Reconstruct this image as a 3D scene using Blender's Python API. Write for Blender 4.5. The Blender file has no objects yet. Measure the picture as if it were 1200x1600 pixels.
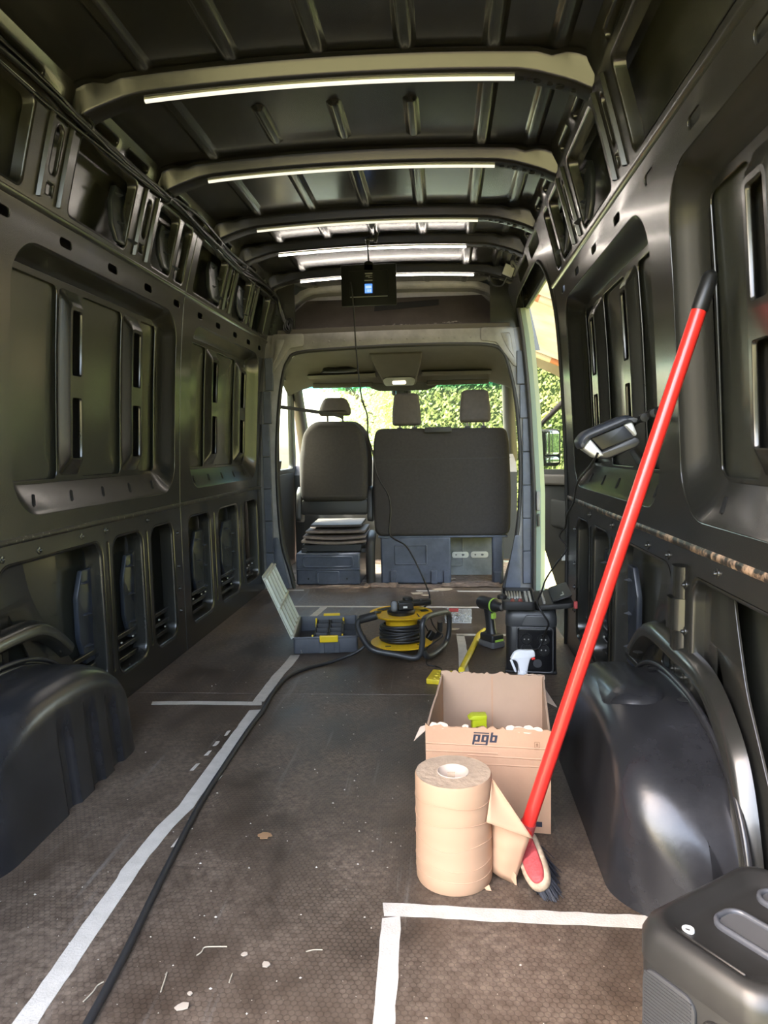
import bpy, bmesh, math, random
from mathutils import Vector, Matrix
random.seed(7)
SC = bpy.context.scene
COL = SC.collection
PI = math.pi

# ------------------------------------------------------------------ camera, sky, sun, exposure
cam = bpy.data.cameras.new('camera')
cam.sensor_fit = 'VERTICAL'; cam.sensor_height = 36.0; cam.lens = 1120.0 / 1600.0 * 36.0
cam.clip_start = 0.02; cam.clip_end = 200
cam_o = bpy.data.objects.new('camera', cam); COL.objects.link(cam_o)
RX = Vector((0.99647171, 0.08153197, -0.01991655))
DN = Vector((-0.01250757, -0.09039414, -0.99582753))
FW = Vector((-0.08299212, 0.99256307, -0.08905543))
cam_o.matrix_world = Matrix(((RX.x, -DN.x, -FW.x, 0.315), (RX.y, -DN.y, -FW.y, 0.0), (RX.z, -DN.z, -FW.z, 0.91), (0, 0, 0, 1)))
SC.camera = cam_o
SC.view_settings.view_transform = 'Standard'
SC.view_settings.look = 'None'
SC.view_settings.gamma = 1.0
SC.view_settings.use_curve_mapping = False
SC.view_settings.exposure = 2.62
LED_NEAR, LED_FAR = .15, 6.5
SC.cycles.use_denoising = True
SC.cycles.max_bounces = 8
SC.cycles.diffuse_bounces = 5
SC.cycles.glossy_bounces = 5
SC.cycles.transparent_max_bounces = 12
SC.cycles.caustics_reflective = False
SC.cycles.caustics_refractive = False
SC.cycles.sample_clamp_indirect = 6.0

world = bpy.data.worlds.new('sky'); SC.world = world
world.use_nodes = True
wn = world.node_tree.nodes; wl = world.node_tree.links
bg = wn['Background']
sky = wn.new('ShaderNodeTexSky'); sky.sky_type = 'NISHITA'; sky.sun_disc = False
sky.sun_elevation = math.radians(52); sky.sun_rotation = math.radians(-100)
sky.air_density = 1.0; sky.dust_density = 4.0; sky.ozone_density = 1.0
tint = wn.new('ShaderNodeMix'); tint.data_type = 'RGBA'; tint.blend_type = 'MULTIPLY'; tint.inputs['Factor'].default_value = 1.0
tint.inputs[7].default_value = (1.0, .90, .78, 1)
wl.new(sky.outputs['Color'], tint.inputs[6]); wl.new(tint.outputs[2], bg.inputs['Color']); bg.inputs['Strength'].default_value = 0.70

sun = bpy.data.lights.new('sun', 'SUN'); sun.energy = 4.2; sun.angle = math.radians(1.0); sun.color = (1, .96, .88)
sun_o = bpy.data.objects.new('sun', sun); COL.objects.link(sun_o)
sun_dir = Vector((0.45, 0.09, -0.89))           # from high on the left
sun_o.rotation_euler = sun_dir.to_track_quat('-Z', 'Y').to_euler()

# ------------------------------------------------------------------ materials
MATS = {}
def mat(name, col, rough=.5, metal=0., var=0., vscale=8., bump=0., bscale=60., col2=None, spec=.5, coat=0., emit=None, estr=0., alpha=None, trans=0., stretch=None, thr=(.35, .65)):
    m = bpy.data.materials.new(name); m.use_nodes = True
    nt = m.node_tree; b = nt.nodes['Principled BSDF']; L = nt.links
    b.inputs['Base Color'].default_value = (*col, 1); b.inputs['Roughness'].default_value = rough
    b.inputs['Metallic'].default_value = metal; b.inputs['Specular IOR Level'].default_value = spec
    b.inputs['Coat Weight'].default_value = coat; b.inputs['Coat Roughness'].default_value = .12
    if trans: b.inputs['Transmission Weight'].default_value = trans
    if alpha is not None: b.inputs['Alpha'].default_value = alpha
    if emit: b.inputs['Emission Color'].default_value = (*emit, 1); b.inputs['Emission Strength'].default_value = estr
    if col2 is not None or var or bump:
        tc = nt.nodes.new('ShaderNodeTexCoord'); src = tc.outputs['Object']
        if stretch:
            mp = nt.nodes.new('ShaderNodeMapping'); mp.inputs['Scale'].default_value = stretch
            L.new(src, mp.inputs['Vector']); src = mp.outputs['Vector']
    if col2 is not None or var:
        n = nt.nodes.new('ShaderNodeTexNoise'); n.inputs['Scale'].default_value = vscale; n.inputs['Detail'].default_value = 6
        n.inputs['Roughness'].default_value = .65
        L.new(src, n.inputs['Vector'])
        r = nt.nodes.new('ShaderNodeValToRGB'); L.new(n.outputs['Fac'], r.inputs['Fac'])
        c2 = col2 if col2 is not None else tuple(min(1, c * (1 + var)) for c in col)
        c1 = col if col2 is not None else tuple(c * (1 - var) for c in col)
        r.color_ramp.elements[0].color = (*c1, 1); r.color_ramp.elements[0].position = thr[0]
        r.color_ramp.elements[1].color = (*c2, 1); r.color_ramp.elements[1].position = thr[1]
        L.new(r.outputs['Color'], b.inputs['Base Color'])
    if bump:
        n2 = nt.nodes.new('ShaderNodeTexNoise'); n2.inputs['Scale'].default_value = bscale; n2.inputs['Detail'].default_value = 3
        L.new(src, n2.inputs['Vector'])
        bp = nt.nodes.new('ShaderNodeBump'); bp.inputs['Strength'].default_value = bump; bp.inputs['Distance'].default_value = .01
        L.new(n2.outputs['Fac'], bp.inputs['Height']); L.new(bp.outputs['Normal'], b.inputs['Normal'])
    MATS[name] = m
    return m

mat('body_black', (.0185, .018, .0155), .27, var=.18, vscale=3.5, spec=.6, bump=.03, bscale=9, coat=.25)
mat('skin_black', (.037, .038, .030), .25, var=.15, vscale=2.5, spec=.75, bump=.02, bscale=6, coat=.2)
mat('roof_black', (.0125, .0122, .011), .27, var=.2, vscale=6, spec=.6, bump=.04, bscale=14, coat=.2)
mat('pad_blue', (.026, .031, .042), .38, var=.15, vscale=12, spec=.5)
mat('grey_steel', (.17, .162, .158), .38, var=.2, vscale=10, spec=.6)
mat('slate_paint', (.06, .068, .09), .42, var=.25, vscale=9, spec=.5)
mat('cable_black', (.012, .012, .012), .38)
mat('arch_plastic', (.020, .020, .022), .27, var=.3, vscale=7, spec=.55, bump=.05, bscale=40)
mat('rubber', (.018, .017, .016), .6)
mat('green_body', (.20, .245, .19), .3, coat=.5)
mat('rust_edge', (.014, .013, .012), .45, col2=(.42, .28, .18), vscale=34, thr=(.47, .62))
mat('dust_edge', (.014, .013, .012), .4, col2=(.40, .38, .33), vscale=80, thr=(.60, .74))
mat('sticker_white', (.75, .75, .72), .6)
mat('hole_dark', (.004, .004, .004), .8)

# ------------------------------------------------------------------ mesh helpers
def tag(o, label=None, cat=None, group=None, kind=None):
    if label: o['label'] = label
    if cat: o['category'] = cat
    if group: o['group'] = group
    if kind: o['kind'] = kind
    return o

def empty(name, loc=(0, 0, 0), rz=0, label=None, cat=None, group=None, parent=None):
    o = bpy.data.objects.new(name, None); COL.objects.link(o)
    o.empty_display_size = .05
    o.location = loc; o.rotation_euler = (0, 0, rz)
    if parent: o.parent = parent
    tag(o, label, cat, group)
    return o

def rrect(u0, u1, v0, v1, r, n=6):
    r = min(r, (u1 - u0) / 2 - 1e-5, (v1 - v0) / 2 - 1e-5)
    pts = []
    for cx, cy, a0 in ((u1 - r, v1 - r, 0), (u0 + r, v1 - r, 90), (u0 + r, v0 + r, 180), (u1 - r, v0 + r, 270)):
        for i in range(n + 1):
            a = math.radians(a0 + 90 * i / n)
            pts.append((cx + r * math.cos(a), cy + r * math.sin(a)))
    return pts

def rpoly(pts, r, n=4):
    """round the corners of a polygon"""
    out = []; N = len(pts)
    for i in range(N):
        p = Vector(pts[i]); a = Vector(pts[i - 1]); b = Vector(pts[(i + 1) % N])
        da = (a - p); db = (b - p)
        k = min(r, da.length * .45, db.length * .45)
        pa = p + da.normalized() * k; pb = p + db.normalized() * k
        for j in range(n + 1):
            t = j / n
            q = pa * (1 - t) ** 2 + p * 2 * t * (1 - t) + pb * t * t
            out.append((q.x, q.y))
    return out

def plate_raw(outer, holes=(), th=.004, bev=.0, bres=1):
    cu = bpy.data.curves.new('tmp', 'CURVE'); cu.dimensions = '2D'; cu.fill_mode = 'BOTH'
    cu.extrude = max(th / 2 - bev, 0); cu.bevel_depth = bev; cu.bevel_resolution = bres
    cu.offset = -bev
    for ring in [outer] + list(holes):
        s = cu.splines.new('POLY'); s.points.add(len(ring) - 1)
        for p, q in zip(s.points, ring): p.co = (q[0], q[1], 0, 1)
        s.use_cyclic_u = True
    o = bpy.data.objects.new('tmp', cu); COL.objects.link(o)
    dg = bpy.context.evaluated_depsgraph_get()
    me = o.evaluated_get(dg).to_mesh()
    vs = [tuple(v.co) for v in me.vertices]; fs = [tuple(p.vertices) for p in me.polygons]
    o.evaluated_get(dg).to_mesh_clear()
    bpy.data.objects.remove(o); bpy.data.curves.remove(cu)
    return vs, fs

class MB:
    def __init__(s): s.v = []; s.f = []
    def add(s, vs, fs, fn=None):
        k = len(s.v)
        s.v += [tuple(fn(*v)) if fn else tuple(v) for v in vs]
        s.f += [tuple(i + k for i in f) for f in fs]
        return s
    def box(s, x0, x1, y0, y1, z0, z1, fn=None):
        vs = [(x, y, z) for z in (z0, z1) for y in (y0, y1) for x in (x0, x1)]
        return s.add(vs, [(0, 2, 3, 1), (4, 5, 7, 6), (0, 1, 5, 4), (2, 6, 7, 3), (0, 4, 6, 2), (1, 3, 7, 5)], fn)
    def plate(s, outer, holes=(), th=.004, bev=0., fn=None, bres=1):
        return s.add(*plate_raw(outer, holes, th, bev, bres), fn)
    def loft(s, rings, closed=True, cap0=False, cap1=False, fn=None):
        n = len(rings[0]); vs = [p for r in rings for p in r]; fs = []
        for i in range(len(rings) - 1):
            for j in range(n if closed else n - 1):
                a = i * n + j; b = i * n + (j + 1) % n
                fs.append((a, b, b + n, a + n))
        if cap0: fs.append(tuple(range(n))[::-1])
        if cap1: fs.append(tuple(range((len(rings) - 1) * n, len(rings) * n)))
        return s.add(vs, fs, fn)
    def tube(s, path, r, n=8, cap=True, closed=False):
        P = [Vector(p) for p in path]; N = len(P); rings = []
        rr = r if isinstance(r, (list, tuple)) else [r] * N
        up = None
        for i in range(N):
            if closed: t = (P[(i + 1) % N] - P[i - 1]).normalized()
            else: t = (P[min(i + 1, N - 1)] - P[max(i - 1, 0)]).normalized()
            if up is None:
                up = Vector((0, 0, 1)) if abs(t.z) < .9 else Vector((1, 0, 0))
            a = t.cross(up)
            if a.length < 1e-4: a = t.orthogonal()
            a.normalize(); up = a.cross(t).normalized()
            rings.append([tuple(P[i] + (a * math.cos(2 * PI * k / n) + up * math.sin(2 * PI * k / n)) * rr[i]) for k in range(n)])
        if closed: rings.append(rings[0])
        return s.loft(rings, True, cap and not closed, cap and not closed)
    def lathe(s, prof, n=24, c=(0, 0, 0), axis='z', cap=True):
        rings = []
        for r, h in prof:
            ring = []
            for k in range(n):
                a = 2 * PI * k / n
                p = (r * math.cos(a), r * math.sin(a), h)
                if axis == 'x': p = (p[2], p[0], p[1])
                if axis == 'y': p = (p[0], p[2], p[1])
                ring.append((c[0] + p[0], c[1] + p[1], c[2] + p[2]))
            rings.append(ring)
        return s.loft(rings, True, cap, cap)
    def build(s, name, m, parent=None, angle=35, bevel=0., bseg=2, sub=0, fn=None, recalc=True, cuts=None, solid=0., nfn=None):
        me = bpy.data.meshes.new(name)
        me.from_pydata([fn(*v) for v in s.v] if (fn and not cuts) else s.v, [], s.f)
        bm = bmesh.new(); bm.from_mesh(me)
        bmesh.ops.remove_doubles(bm, verts=bm.verts, dist=2e-5)
        if cuts:
            for ax, vals in cuts.items():
                no = [0, 0, 0]; no[ax] = 1
                for val in vals:
                    co = [0, 0, 0]; co[ax] = val
                    bmesh.ops.bisect_plane(bm, geom=bm.verts[:] + bm.edges[:] + bm.faces[:], plane_co=co, plane_no=no)
            if fn:
                for v in bm.verts: v.co = fn(*v.co)
        if recalc: bmesh.ops.recalc_face_normals(bm, faces=bm.faces)
        bm.to_mesh(me); bm.free()
        for p in me.polygons: p.use_smooth = True
        me.set_sharp_from_angle(angle=math.radians(angle))
        if nfn:
            ln = [None] * len(me.loops)
            for p in me.polygons:
                for li in p.loop_indices:
                    n_ = nfn(*me.vertices[me.loops[li].vertex_index].co); d_ = n_.dot(p.normal)
                    ln[li] = n_ if d_ > .93 else (-n_ if d_ < -.93 else p.normal.copy())
            me.normals_split_custom_set(ln)
        me.materials.append(MATS[m] if isinstance(m, str) else m)
        o = bpy.data.objects.new(name, me); COL.objects.link(o)
        if parent: o.parent = parent
        if solid:
            md = o.modifiers.new('s', 'SOLIDIFY'); md.thickness = solid; md.offset = 0
        if bevel:
            md = o.modifiers.new('b', 'BEVEL'); md.width = bevel; md.segments = bseg; md.limit_method = 'ANGLE'; md.angle_limit = math.radians(40)
            md.harden_normals = False
        if sub:
            md = o.modifiers.new('d', 'SUBSURF'); md.levels = sub; md.render_levels = sub
        return o

def curve_pts(ctrl, n=6, closed=False):
    """Catmull-Rom through the control points"""
    P = [Vector(p) for p in ctrl]; out = []
    N = len(P)
    rng = range(N if closed else N - 1)
    for i in rng:
        if closed: p0, p1, p2, p3 = P[i - 1], P[i], P[(i + 1) % N], P[(i + 2) % N]
        else: p0, p1, p2, p3 = P[max(i - 1, 0)], P[i], P[i + 1], P[min(i + 2, N - 1)]
        for k in range(n):
            t = k / n
            out.append(tuple(.5 * ((2 * p1) + (p2 - p0) * t + (2 * p0 - 5 * p1 + 4 * p2 - p3) * t * t + (3 * p1 - p0 - 3 * p2 + p3) * t ** 3)))
    if not closed: out.append(tuple(P[-1]))
    return out

def bx(name, m, parent, x0, x1, y0, y1, z0, z1, bevel=0., bseg=2):
    return MB().box(x0, x1, y0, y1, z0, z1).build(name, m, parent, bevel=bevel, bseg=bseg)

def dup(o, loc=None, rot=None, scale=None, parent=None):
    c = o.copy(); COL.objects.link(c)
    if loc is not None: c.location = loc
    if rot is not None: c.rotation_euler = rot
    if scale is not None: c.scale = scale
    if parent is not None: c.parent = parent
    return c

def text_mesh(name, body, size, m, parent, mw, extrude=.0003, bold=False):
    cu = bpy.data.curves.new(name, 'FONT'); cu.body = body; cu.size = size; cu.extrude = extrude
    cu.align_x = 'CENTER'; cu.align_y = 'CENTER'
    if bold: cu.offset = size * .03
    o = bpy.data.objects.new('tmp', cu); COL.objects.link(o)
    dg = bpy.context.evaluated_depsgraph_get()
    me = bpy.data.meshes.new_from_object(o.evaluated_get(dg))
    bpy.data.objects.remove(o)
    me.materials.clear(); me.materials.append(MATS[m])
    o = bpy.data.objects.new(name, me); COL.objects.link(o)
    o.matrix_world = mw
    if parent:
        o.parent = parent
        bpy.context.view_layer.update()
        o.matrix_parent_inverse = parent.matrix_world.inverted()
    return o

# ------------------------------------------------------------------ the van body: floor, walls, roof
def lerp_tab(tab, z):
    if z <= tab[0][0]: return tab[0][1]
    for i in range(len(tab) - 1):
        z0, a = tab[i]; z1, b = tab[i + 1]
        if z <= z1: return a + (b - a) * (z - z0) / (z1 - z0)
    return tab[-1][1]
PROF_C = [(-.1, .87), (0, .87), (.35, .873), (.67, .874), (.74, .872), (1.0, .860), (1.3, .842), (1.54, .818), (1.6, .806), (1.75, .768), (1.9, .725), (2.0, .69)]
SKIN_C = [(-.1, .955), (.35, .958), (.67, .957), (.8, .948), (1.1, .932), (1.3, .917), (1.5, .897), (1.6, .885), (1.75, .86), (1.9, .822), (2.06, .77)]
PROF = [(p[0], p[1]) for p in curve_pts([(a, b, 0) for a, b in PROF_C], 4)]
SKIN = [(p[0], p[1]) for p in curve_pts([(a, b, 0) for a, b in SKIN_C], 4)]
def prof(z): return lerp_tab(PROF, z)
def skinx(z): return lerp_tab(SKIN, z)
ZC_MID = [.2, .45, .7, .8, .95, 1.1, 1.25, 1.4, 1.5, 1.56]
ZC_UP = [1.64, 1.68, 1.72, 1.76, 1.8, 1.84, 1.88, 1.92]
def wnorm(side):
    def f(x, y, z):
        s_ = (prof(z + .02) - prof(z - .02)) / .04
        return Vector((-side, 0, -s_ * -1 * -1)).normalized() if False else Vector((-side, 0, s_)).normalized()
    return f
def wfn(side):
    return lambda u, v, w: (side * (prof(v) + w), u, v)

Y0 = .27                      # rear edge of the van
# --- floor
def floor_material():
    m = bpy.data.materials.new('floor_film_ply'); m.use_nodes = True; nt = m.node_tree; L = nt.links; N = nt.nodes
    b = N['Principled BSDF']
    tc = N.new('ShaderNodeTexCoord')
    def vm(op, a, bb=None, sc=None):
        n = N.new('ShaderNodeVectorMath'); n.operation = op
        if hasattr(a, 'is_linked') or hasattr(a, 'links'): L.new(a, n.inputs[0])
        else: n.inputs[0].default_value = a
        if bb is not None:
            if hasattr(bb, 'links'): L.new(bb, n.inputs[1])
            else: n.inputs[1].default_value = bb
        return n
    def mt(op, a, bb=None, c=None):
        n = N.new('ShaderNodeMath'); n.operation = op
        for i, q in enumerate((a, bb, c)):
            if q is None: continue
            if hasattr(q, 'links'): L.new(q, n.inputs[i])
            else: n.inputs[i].default_value = q
        return n.outputs[0]
    S = (1, 1.7320508, 1)
    p = vm('SCALE', tc.outputs['Object']); p.inputs['Scale'].default_value = 1 / .0118
    p = vm('ADD', p.outputs[0], (500, 500, 0)).outputs[0]
    def cell(q):
        d = vm('DIVIDE', q, S).outputs[0]; f = vm('FRACTION', d).outputs[0]
        return vm('SUBTRACT', vm('MULTIPLY', f, S).outputs[0], (.5, .8660254, 0)).outputs[0]
    a = vm('MULTIPLY', cell(p), (1, 1, 0)).outputs[0]
    c = vm('MULTIPLY', cell(vm('ADD', p, (.5, .8660254, 0)).outputs[0]), (1, 1, 0)).outputs[0]
    la = vm('LENGTH', a).outputs['Value']; lc = vm('LENGTH', c).outputs['Value']
    ln = mt('MINIMUM', la, lc)
    cellmask = N.new('ShaderNodeMapRange'); cellmask.interpolation_type = 'SMOOTHSTEP'
    L.new(ln, cellmask.inputs[0]); cellmask.inputs[1].default_value = .36; cellmask.inputs[2].default_value = .50
    cellmask.inputs[3].default_value = 1; cellmask.inputs[4].default_value = 0
    def noise(sc, det=5, stretch=None, ro=.6):
        n = N.new('ShaderNodeTexNoise'); n.inputs['Scale'].default_value = sc; n.inputs['Detail'].default_value = det; n.inputs['Roughness'].default_value = ro
        src = tc.outputs['Object']
        if stretch:
            mp = N.new('ShaderNodeMapping'); mp.inputs['Scale'].default_value = stretch; L.new(src, mp.inputs['Vector']); src = mp.outputs['Vector']
        L.new(src, n.inputs['Vector']); return n.outputs['Fac']
    def ramp(f, stops):
        r = N.new('ShaderNodeValToRGB'); L.new(f, r.inputs['Fac'])
        while len(r.color_ramp.elements) < len(stops): r.color_ramp.elements.new(.5)
        for e, (pp, cc) in zip(r.color_ramp.elements, stops): e.position = pp; e.color = (*cc, 1)
        return r.outputs['Color']
    big = noise(1.6, 6); fine = noise(60, 5); dust = noise(3.2, 8, (1, .6, 1), .7)
    base = ramp(big, [(.3, (.034, .0225, .0155)), (.52, (.062, .043, .030)), (.72, (.115, .083, .058))])
    worn = ramp(fine, [(.35, (.085, .061, .043)), (.7, (.23, .175, .128))])
    mix = N.new('ShaderNodeMix'); mix.data_type = 'RGBA'
    wm = N.new('ShaderNodeMapRange'); L.new(dust, wm.inputs[0]); wm.inputs[1].default_value = .40; wm.inputs[2].default_value = .60; wm.inputs[4].default_value = .9
    L.new(wm.outputs[0], mix.inputs['Factor']); L.new(base, mix.inputs[6]); L.new(worn, mix.inputs[7])
    mul = N.new('ShaderNodeMix'); mul.data_type = 'RGBA'; mul.blend_type = 'MULTIPLY'; hm = N.new('ShaderNodeMapRange'); L.new(noise(2.3, 4), hm.inputs[0]); hm.inputs[1].default_value = .35; hm.inputs[2].default_value = .65; hm.inputs[3].default_value = .12; hm.inputs[4].default_value = .75; L.new(hm.outputs[0], mul.inputs['Factor'])
    L.new(mix.outputs[2], mul.inputs[6])
    cm = ramp(cellmask.outputs[0], [(0, (.45, .43, .42)), (1, (1, 1, 1))]); L.new(cm, mul.inputs[7])
    # pale scuffs along the loading direction
    sc = noise(14, 3, (2.2, .12, 1)); sm = N.new('ShaderNodeMapRange'); L.new(sc, sm.inputs[0]); sm.inputs[1].default_value = .62; sm.inputs[2].default_value = .74; sm.inputs[4].default_value = .55
    mx2 = N.new('ShaderNodeMix'); mx2.data_type = 'RGBA'; L.new(sm.outputs[0], mx2.inputs['Factor']); L.new(mul.outputs[2], mx2.inputs[6]); mx2.inputs[7].default_value = (.2, .18, .155, 1)
    # an old sheet or mat has left a paler patch by the rear left corner
    sx = N.new('ShaderNodeSeparateXYZ'); L.new(tc.outputs['Object'], sx.inputs[0])
    wob = mt('MULTIPLY_ADD', noise(9, 3), .05, -.025)
    def edge(v_, a_, b_):
        r = N.new('ShaderNodeMapRange'); r.interpolation_type = 'SMOOTHSTEP'; L.new(v_, r.inputs[0]); r.inputs[1].default_value = a_; r.inputs[2].default_value = b_; return r.outputs[0]
    pm = mt('MULTIPLY', edge(mt('ADD', sx.outputs['Y'], wob), 1.27, 1.23), edge(mt('ADD', sx.outputs['X'], wob), -.29, -.34))
    pm = mt('MULTIPLY', pm, .55)
    mx3 = N.new('ShaderNodeMix'); mx3.data_type = 'RGBA'; L.new(pm, mx3.inputs['Factor']); L.new(mx2.outputs[2], mx3.inputs[6]); L.new(worn, mx3.inputs[7]); mx2 = mx3
    L.new(mx2.outputs[2], b.inputs['Base Color'])
    rr = N.new('ShaderNodeMapRange'); L.new(dust, rr.inputs[0]); rr.inputs[1].default_value = .35; rr.inputs[2].default_value = .7; rr.inputs[3].default_value = .33; rr.inputs[4].default_value = .62
    L.new(rr.outputs[0], b.inputs['Roughness']); b.inputs['Specular IOR Level'].default_value = .5
    bp = N.new('ShaderNodeBump'); bp.inputs['Strength'].default_value = .22; bp.inputs['Distance'].default_value = .002
    L.new(cellmask.outputs[0], bp.inputs['Height']); L.new(bp.outputs[0], b.inputs['Normal'])
    MATS['floor'] = m
floor_material()
mat('cab_floor', (.09, .065, .05), .8, col2=(.25, .19, .15), vscale=25, bump=.3, bscale=60)

floor = bx('floor', 'hole_dark', None, -.96, .96, Y0, 4.63, -.04, -.018); tag(floor, 'brown non-slip plywood cargo floor of the van', 'floor', kind='structure')
bx('floor_board', 'floor', floor, -.872, .872, Y0 + .005, 2.5735, -.018, 0, .001)
bx('floor_board', 'floor', floor, -.872, .872, 2.5775, 4.6, -.018, 0, .001)
mat('joint_fill', (.35, .33, .29), .7, col2=(.1, .09, .08), vscale=30)
bx('floor_joint', 'joint_fill', floor, -.872, .872, 2.5733, 2.5777, -.018, -.0012)
cabf = bx('trim_1', 'cab_floor', None, -.92, .92, 4.605, 6.9, -.05, -.015); tag(cabf, 'worn brown cab floor behind the seats', 'floor', kind='structure')
for (x0, x1, y0, y1) in ((-.22, .0, 4.64, 4.8), (.3, .68, 4.63, 4.83), (-.7, -.66, 4.63, 4.7)):
    vs = [(x0 + (x1 - x0) * i / 9, y0 + (y1 - y0) * j / 5, -.008 + .012 * random.random()) for j in range(6) for i in range(10)]
    MB().add(vs, [(j * 10 + i, j * 10 + i + 1, j * 10 + i + 11, j * 10 + i + 10) for j in range(5) for i in range(9)]).build('insulation_scrap', 'cab_floor', cabf, angle=10)

# --- side walls
WIN = [(.5, 1.72, ((.36, .50), (.80, .94))), (1.88, 3.08, ((.36, .49), (.82, .96))), (3.27, 4.48, ((.40, .55), (.92, 1.08)))]
OPEN_A = [(1.06, 1.66), (1.79, 2.39), (2.46, 2.73), (2.80, 3.05)]
OPEN_B = [(3.23, 3.56), (3.68, 4.05), (4.17, 4.48)]
SLIT_A = [(2.415, 2.435), (2.755, 2.772)]
SLIT_B = [(3.605, 3.625), (4.10, 4.118)]
SLOT_Y = [.9, 1.21, 1.52, 1.83, 2.15, 2.46, 2.76, 3.06, 3.36, 3.63, 3.93, 4.2, 4.46]
UP_A = [(.42, .88), (1.05, 1.90), (2.13, 2.53), (2.74, 2.94), (2.975, 3.09)]
UP_B = [(3.21, 3.60), (3.80, 4.05), (4.2, 4.48)]
UP_SLOT = [.965, 2.025, 2.645, 3.70, 4.125]
def stadium(c, z, l, h): return rrect(c - l / 2, c + l / 2, z - h / 2, z + h / 2, h / 2 - .0005, 5)

def window_recess(side, wall, u0, u1, st):
    fn = wfn(side)
    steps = [(0, 0, 0), (.004, .004, .003), (.010, .012, .010), (.022, .030, .026), (.036, .055, .045), (.048, .075, .058), (.058, .086, .064)]
    def ring(i, bt, d, r=.13): return [(p[0], p[1], d) for p in rrect(u0 + i, u1 - i, .735 + bt, 1.505 - i * .75, max(.03, r - i), 8)]
    MB().loft([ring(*s) for s in steps]).build('window_recess', 'body_black', wall, 50, fn=fn, recalc=False)
    i0, i1 = u0 + .058, u1 - .058; zb, zt = .735 + .086, 1.505 - .058 * .75
    cols = [(i0 + .012, u0 + st[0][0] - .012), (u0 + st[0][1] + .012, u0 + st[1][0] - .012), (u0 + st[1][1] + .012, i1 - .014)]
    holes = [rrect(a, b, zb + .012, zt - .022, .022, 3) for a, b in cols]
    m = MB(); m.plate(rrect(i0, i1, zb, zt, .07, 8), holes, .005, .002)
    m.build('window_frame_panel', 'body_black', wall, 35, cuts={1: ZC_MID}, fn=lambda u, v, w: fn(u, v, .066 + w), nfn=wnorm(side))
    for a, b in st:
        a += u0; b += u0
        m = MB(); zs0, zs1 = zb + .02, zt - .02
        rs = []
        for ins, d in ((0, .064), (.005, .058), (.016, .040), (.022, .034)):
            rs.append([(p[0], p[1], d) for p in rpoly([(a + ins, zs0 + ins * 2.5), (b - ins, zs0 + ins * 2.5), (b - ins, zs1 - ins * 2.5), (a + ins, zs1 - ins * 2.5)], .02, 3)])
        m.loft(rs)
        c = (a + b) / 2; hw = (b - a) / 2 - .034
        sl = [rrect(c - hw, c + hw, 1.165, 1.375, .008, 2), rrect(c - hw, c + hw, .892, 1.095, .008, 2)]
        ow = .022
        outer = rpoly([(a + ow, zs0 + ow * 2.5), (b - ow, zs0 + ow * 2.5), (b - ow, zs1 - ow * 2.5), (a + ow, zs1 - ow * 2.5)], .02, 3)
        vs, fs = plate_raw(outer, sl, .003, 0)
        m.add([(u, v, .0345 + w) for u, v, w in vs], fs)
        for s_ in sl:
            cu = sum(p[0] for p in s_) / len(s_); cv = sum(p[1] for p in s_) / len(s_)
            r2 = [(cu + (p[0] - cu) * .9, cv + (p[1] - cv) * .97) for p in s_]
            m.loft([[(p[0], p[1], .034) for p in s_], [(p[0], p[1], .039) for p in r2], [(p[0], p[1], .042) for p in r2]])
        m.build('window_stiffener', 'body_black', wall, 40, cuts={1: ZC_MID}, fn=fn)
    # drain slots of the sill
    k = 5
    def sill_d(bt):
        for (i0_, b0, d0), (i1_, b1, d1) in zip(steps[:-1], steps[1:]):
            if bt <= b1: return d0 + (d1 - d0) * (bt - b0) / (b1 - b0)
        return steps[-1][2]
    for q in range(k):
        uc = u0 + .16 + (u1 - u0 - .32) * q / (k - 1)
        vs = []
        for p in stadium(0, 0, .052, .012):
            zz_ = .776 + p[0] * .62 + p[1] * .3
            vs.append((uc + p[0] * .75 - p[1] * .7, zz_, sill_d(zz_ - .735) - .0030))
        n = len(vs)
        MB().add(vs + [(a, b, c + .003) for a, b, c in vs], [tuple(range(n))] + [(i, (i + 1) % n, n + (i + 1) % n, n + i) for i in range(n)]).build('drain_slot', 'hole_dark', wall, fn=fn)

def lip(m, ring, depth, r=.01):
    cu = sum(p[0] for p in ring) / len(ring); cv = sum(p[1] for p in ring) / len(ring)
    w = max(abs(p[0] - cu) for p in ring); h = max(abs(p[1] - cv) for p in ring)
    out = []
    for k in range(5):
        a = k / 4 * PI / 2
        ins = r * math.sin(a); d = -.004 + r * (1 - math.cos(a))
        out.append([(cu + (p[0] - cu) * (1 - ins / w), cv + (p[1] - cv) * (1 - ins / h), d) for p in ring])
    ins = r * 1.3
    out.append([(cu + (p[0] - cu) * (1 - ins / w), cv + (p[1] - cv) * (1 - ins / h), depth) for p in ring])
    m.loft(out)

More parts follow.
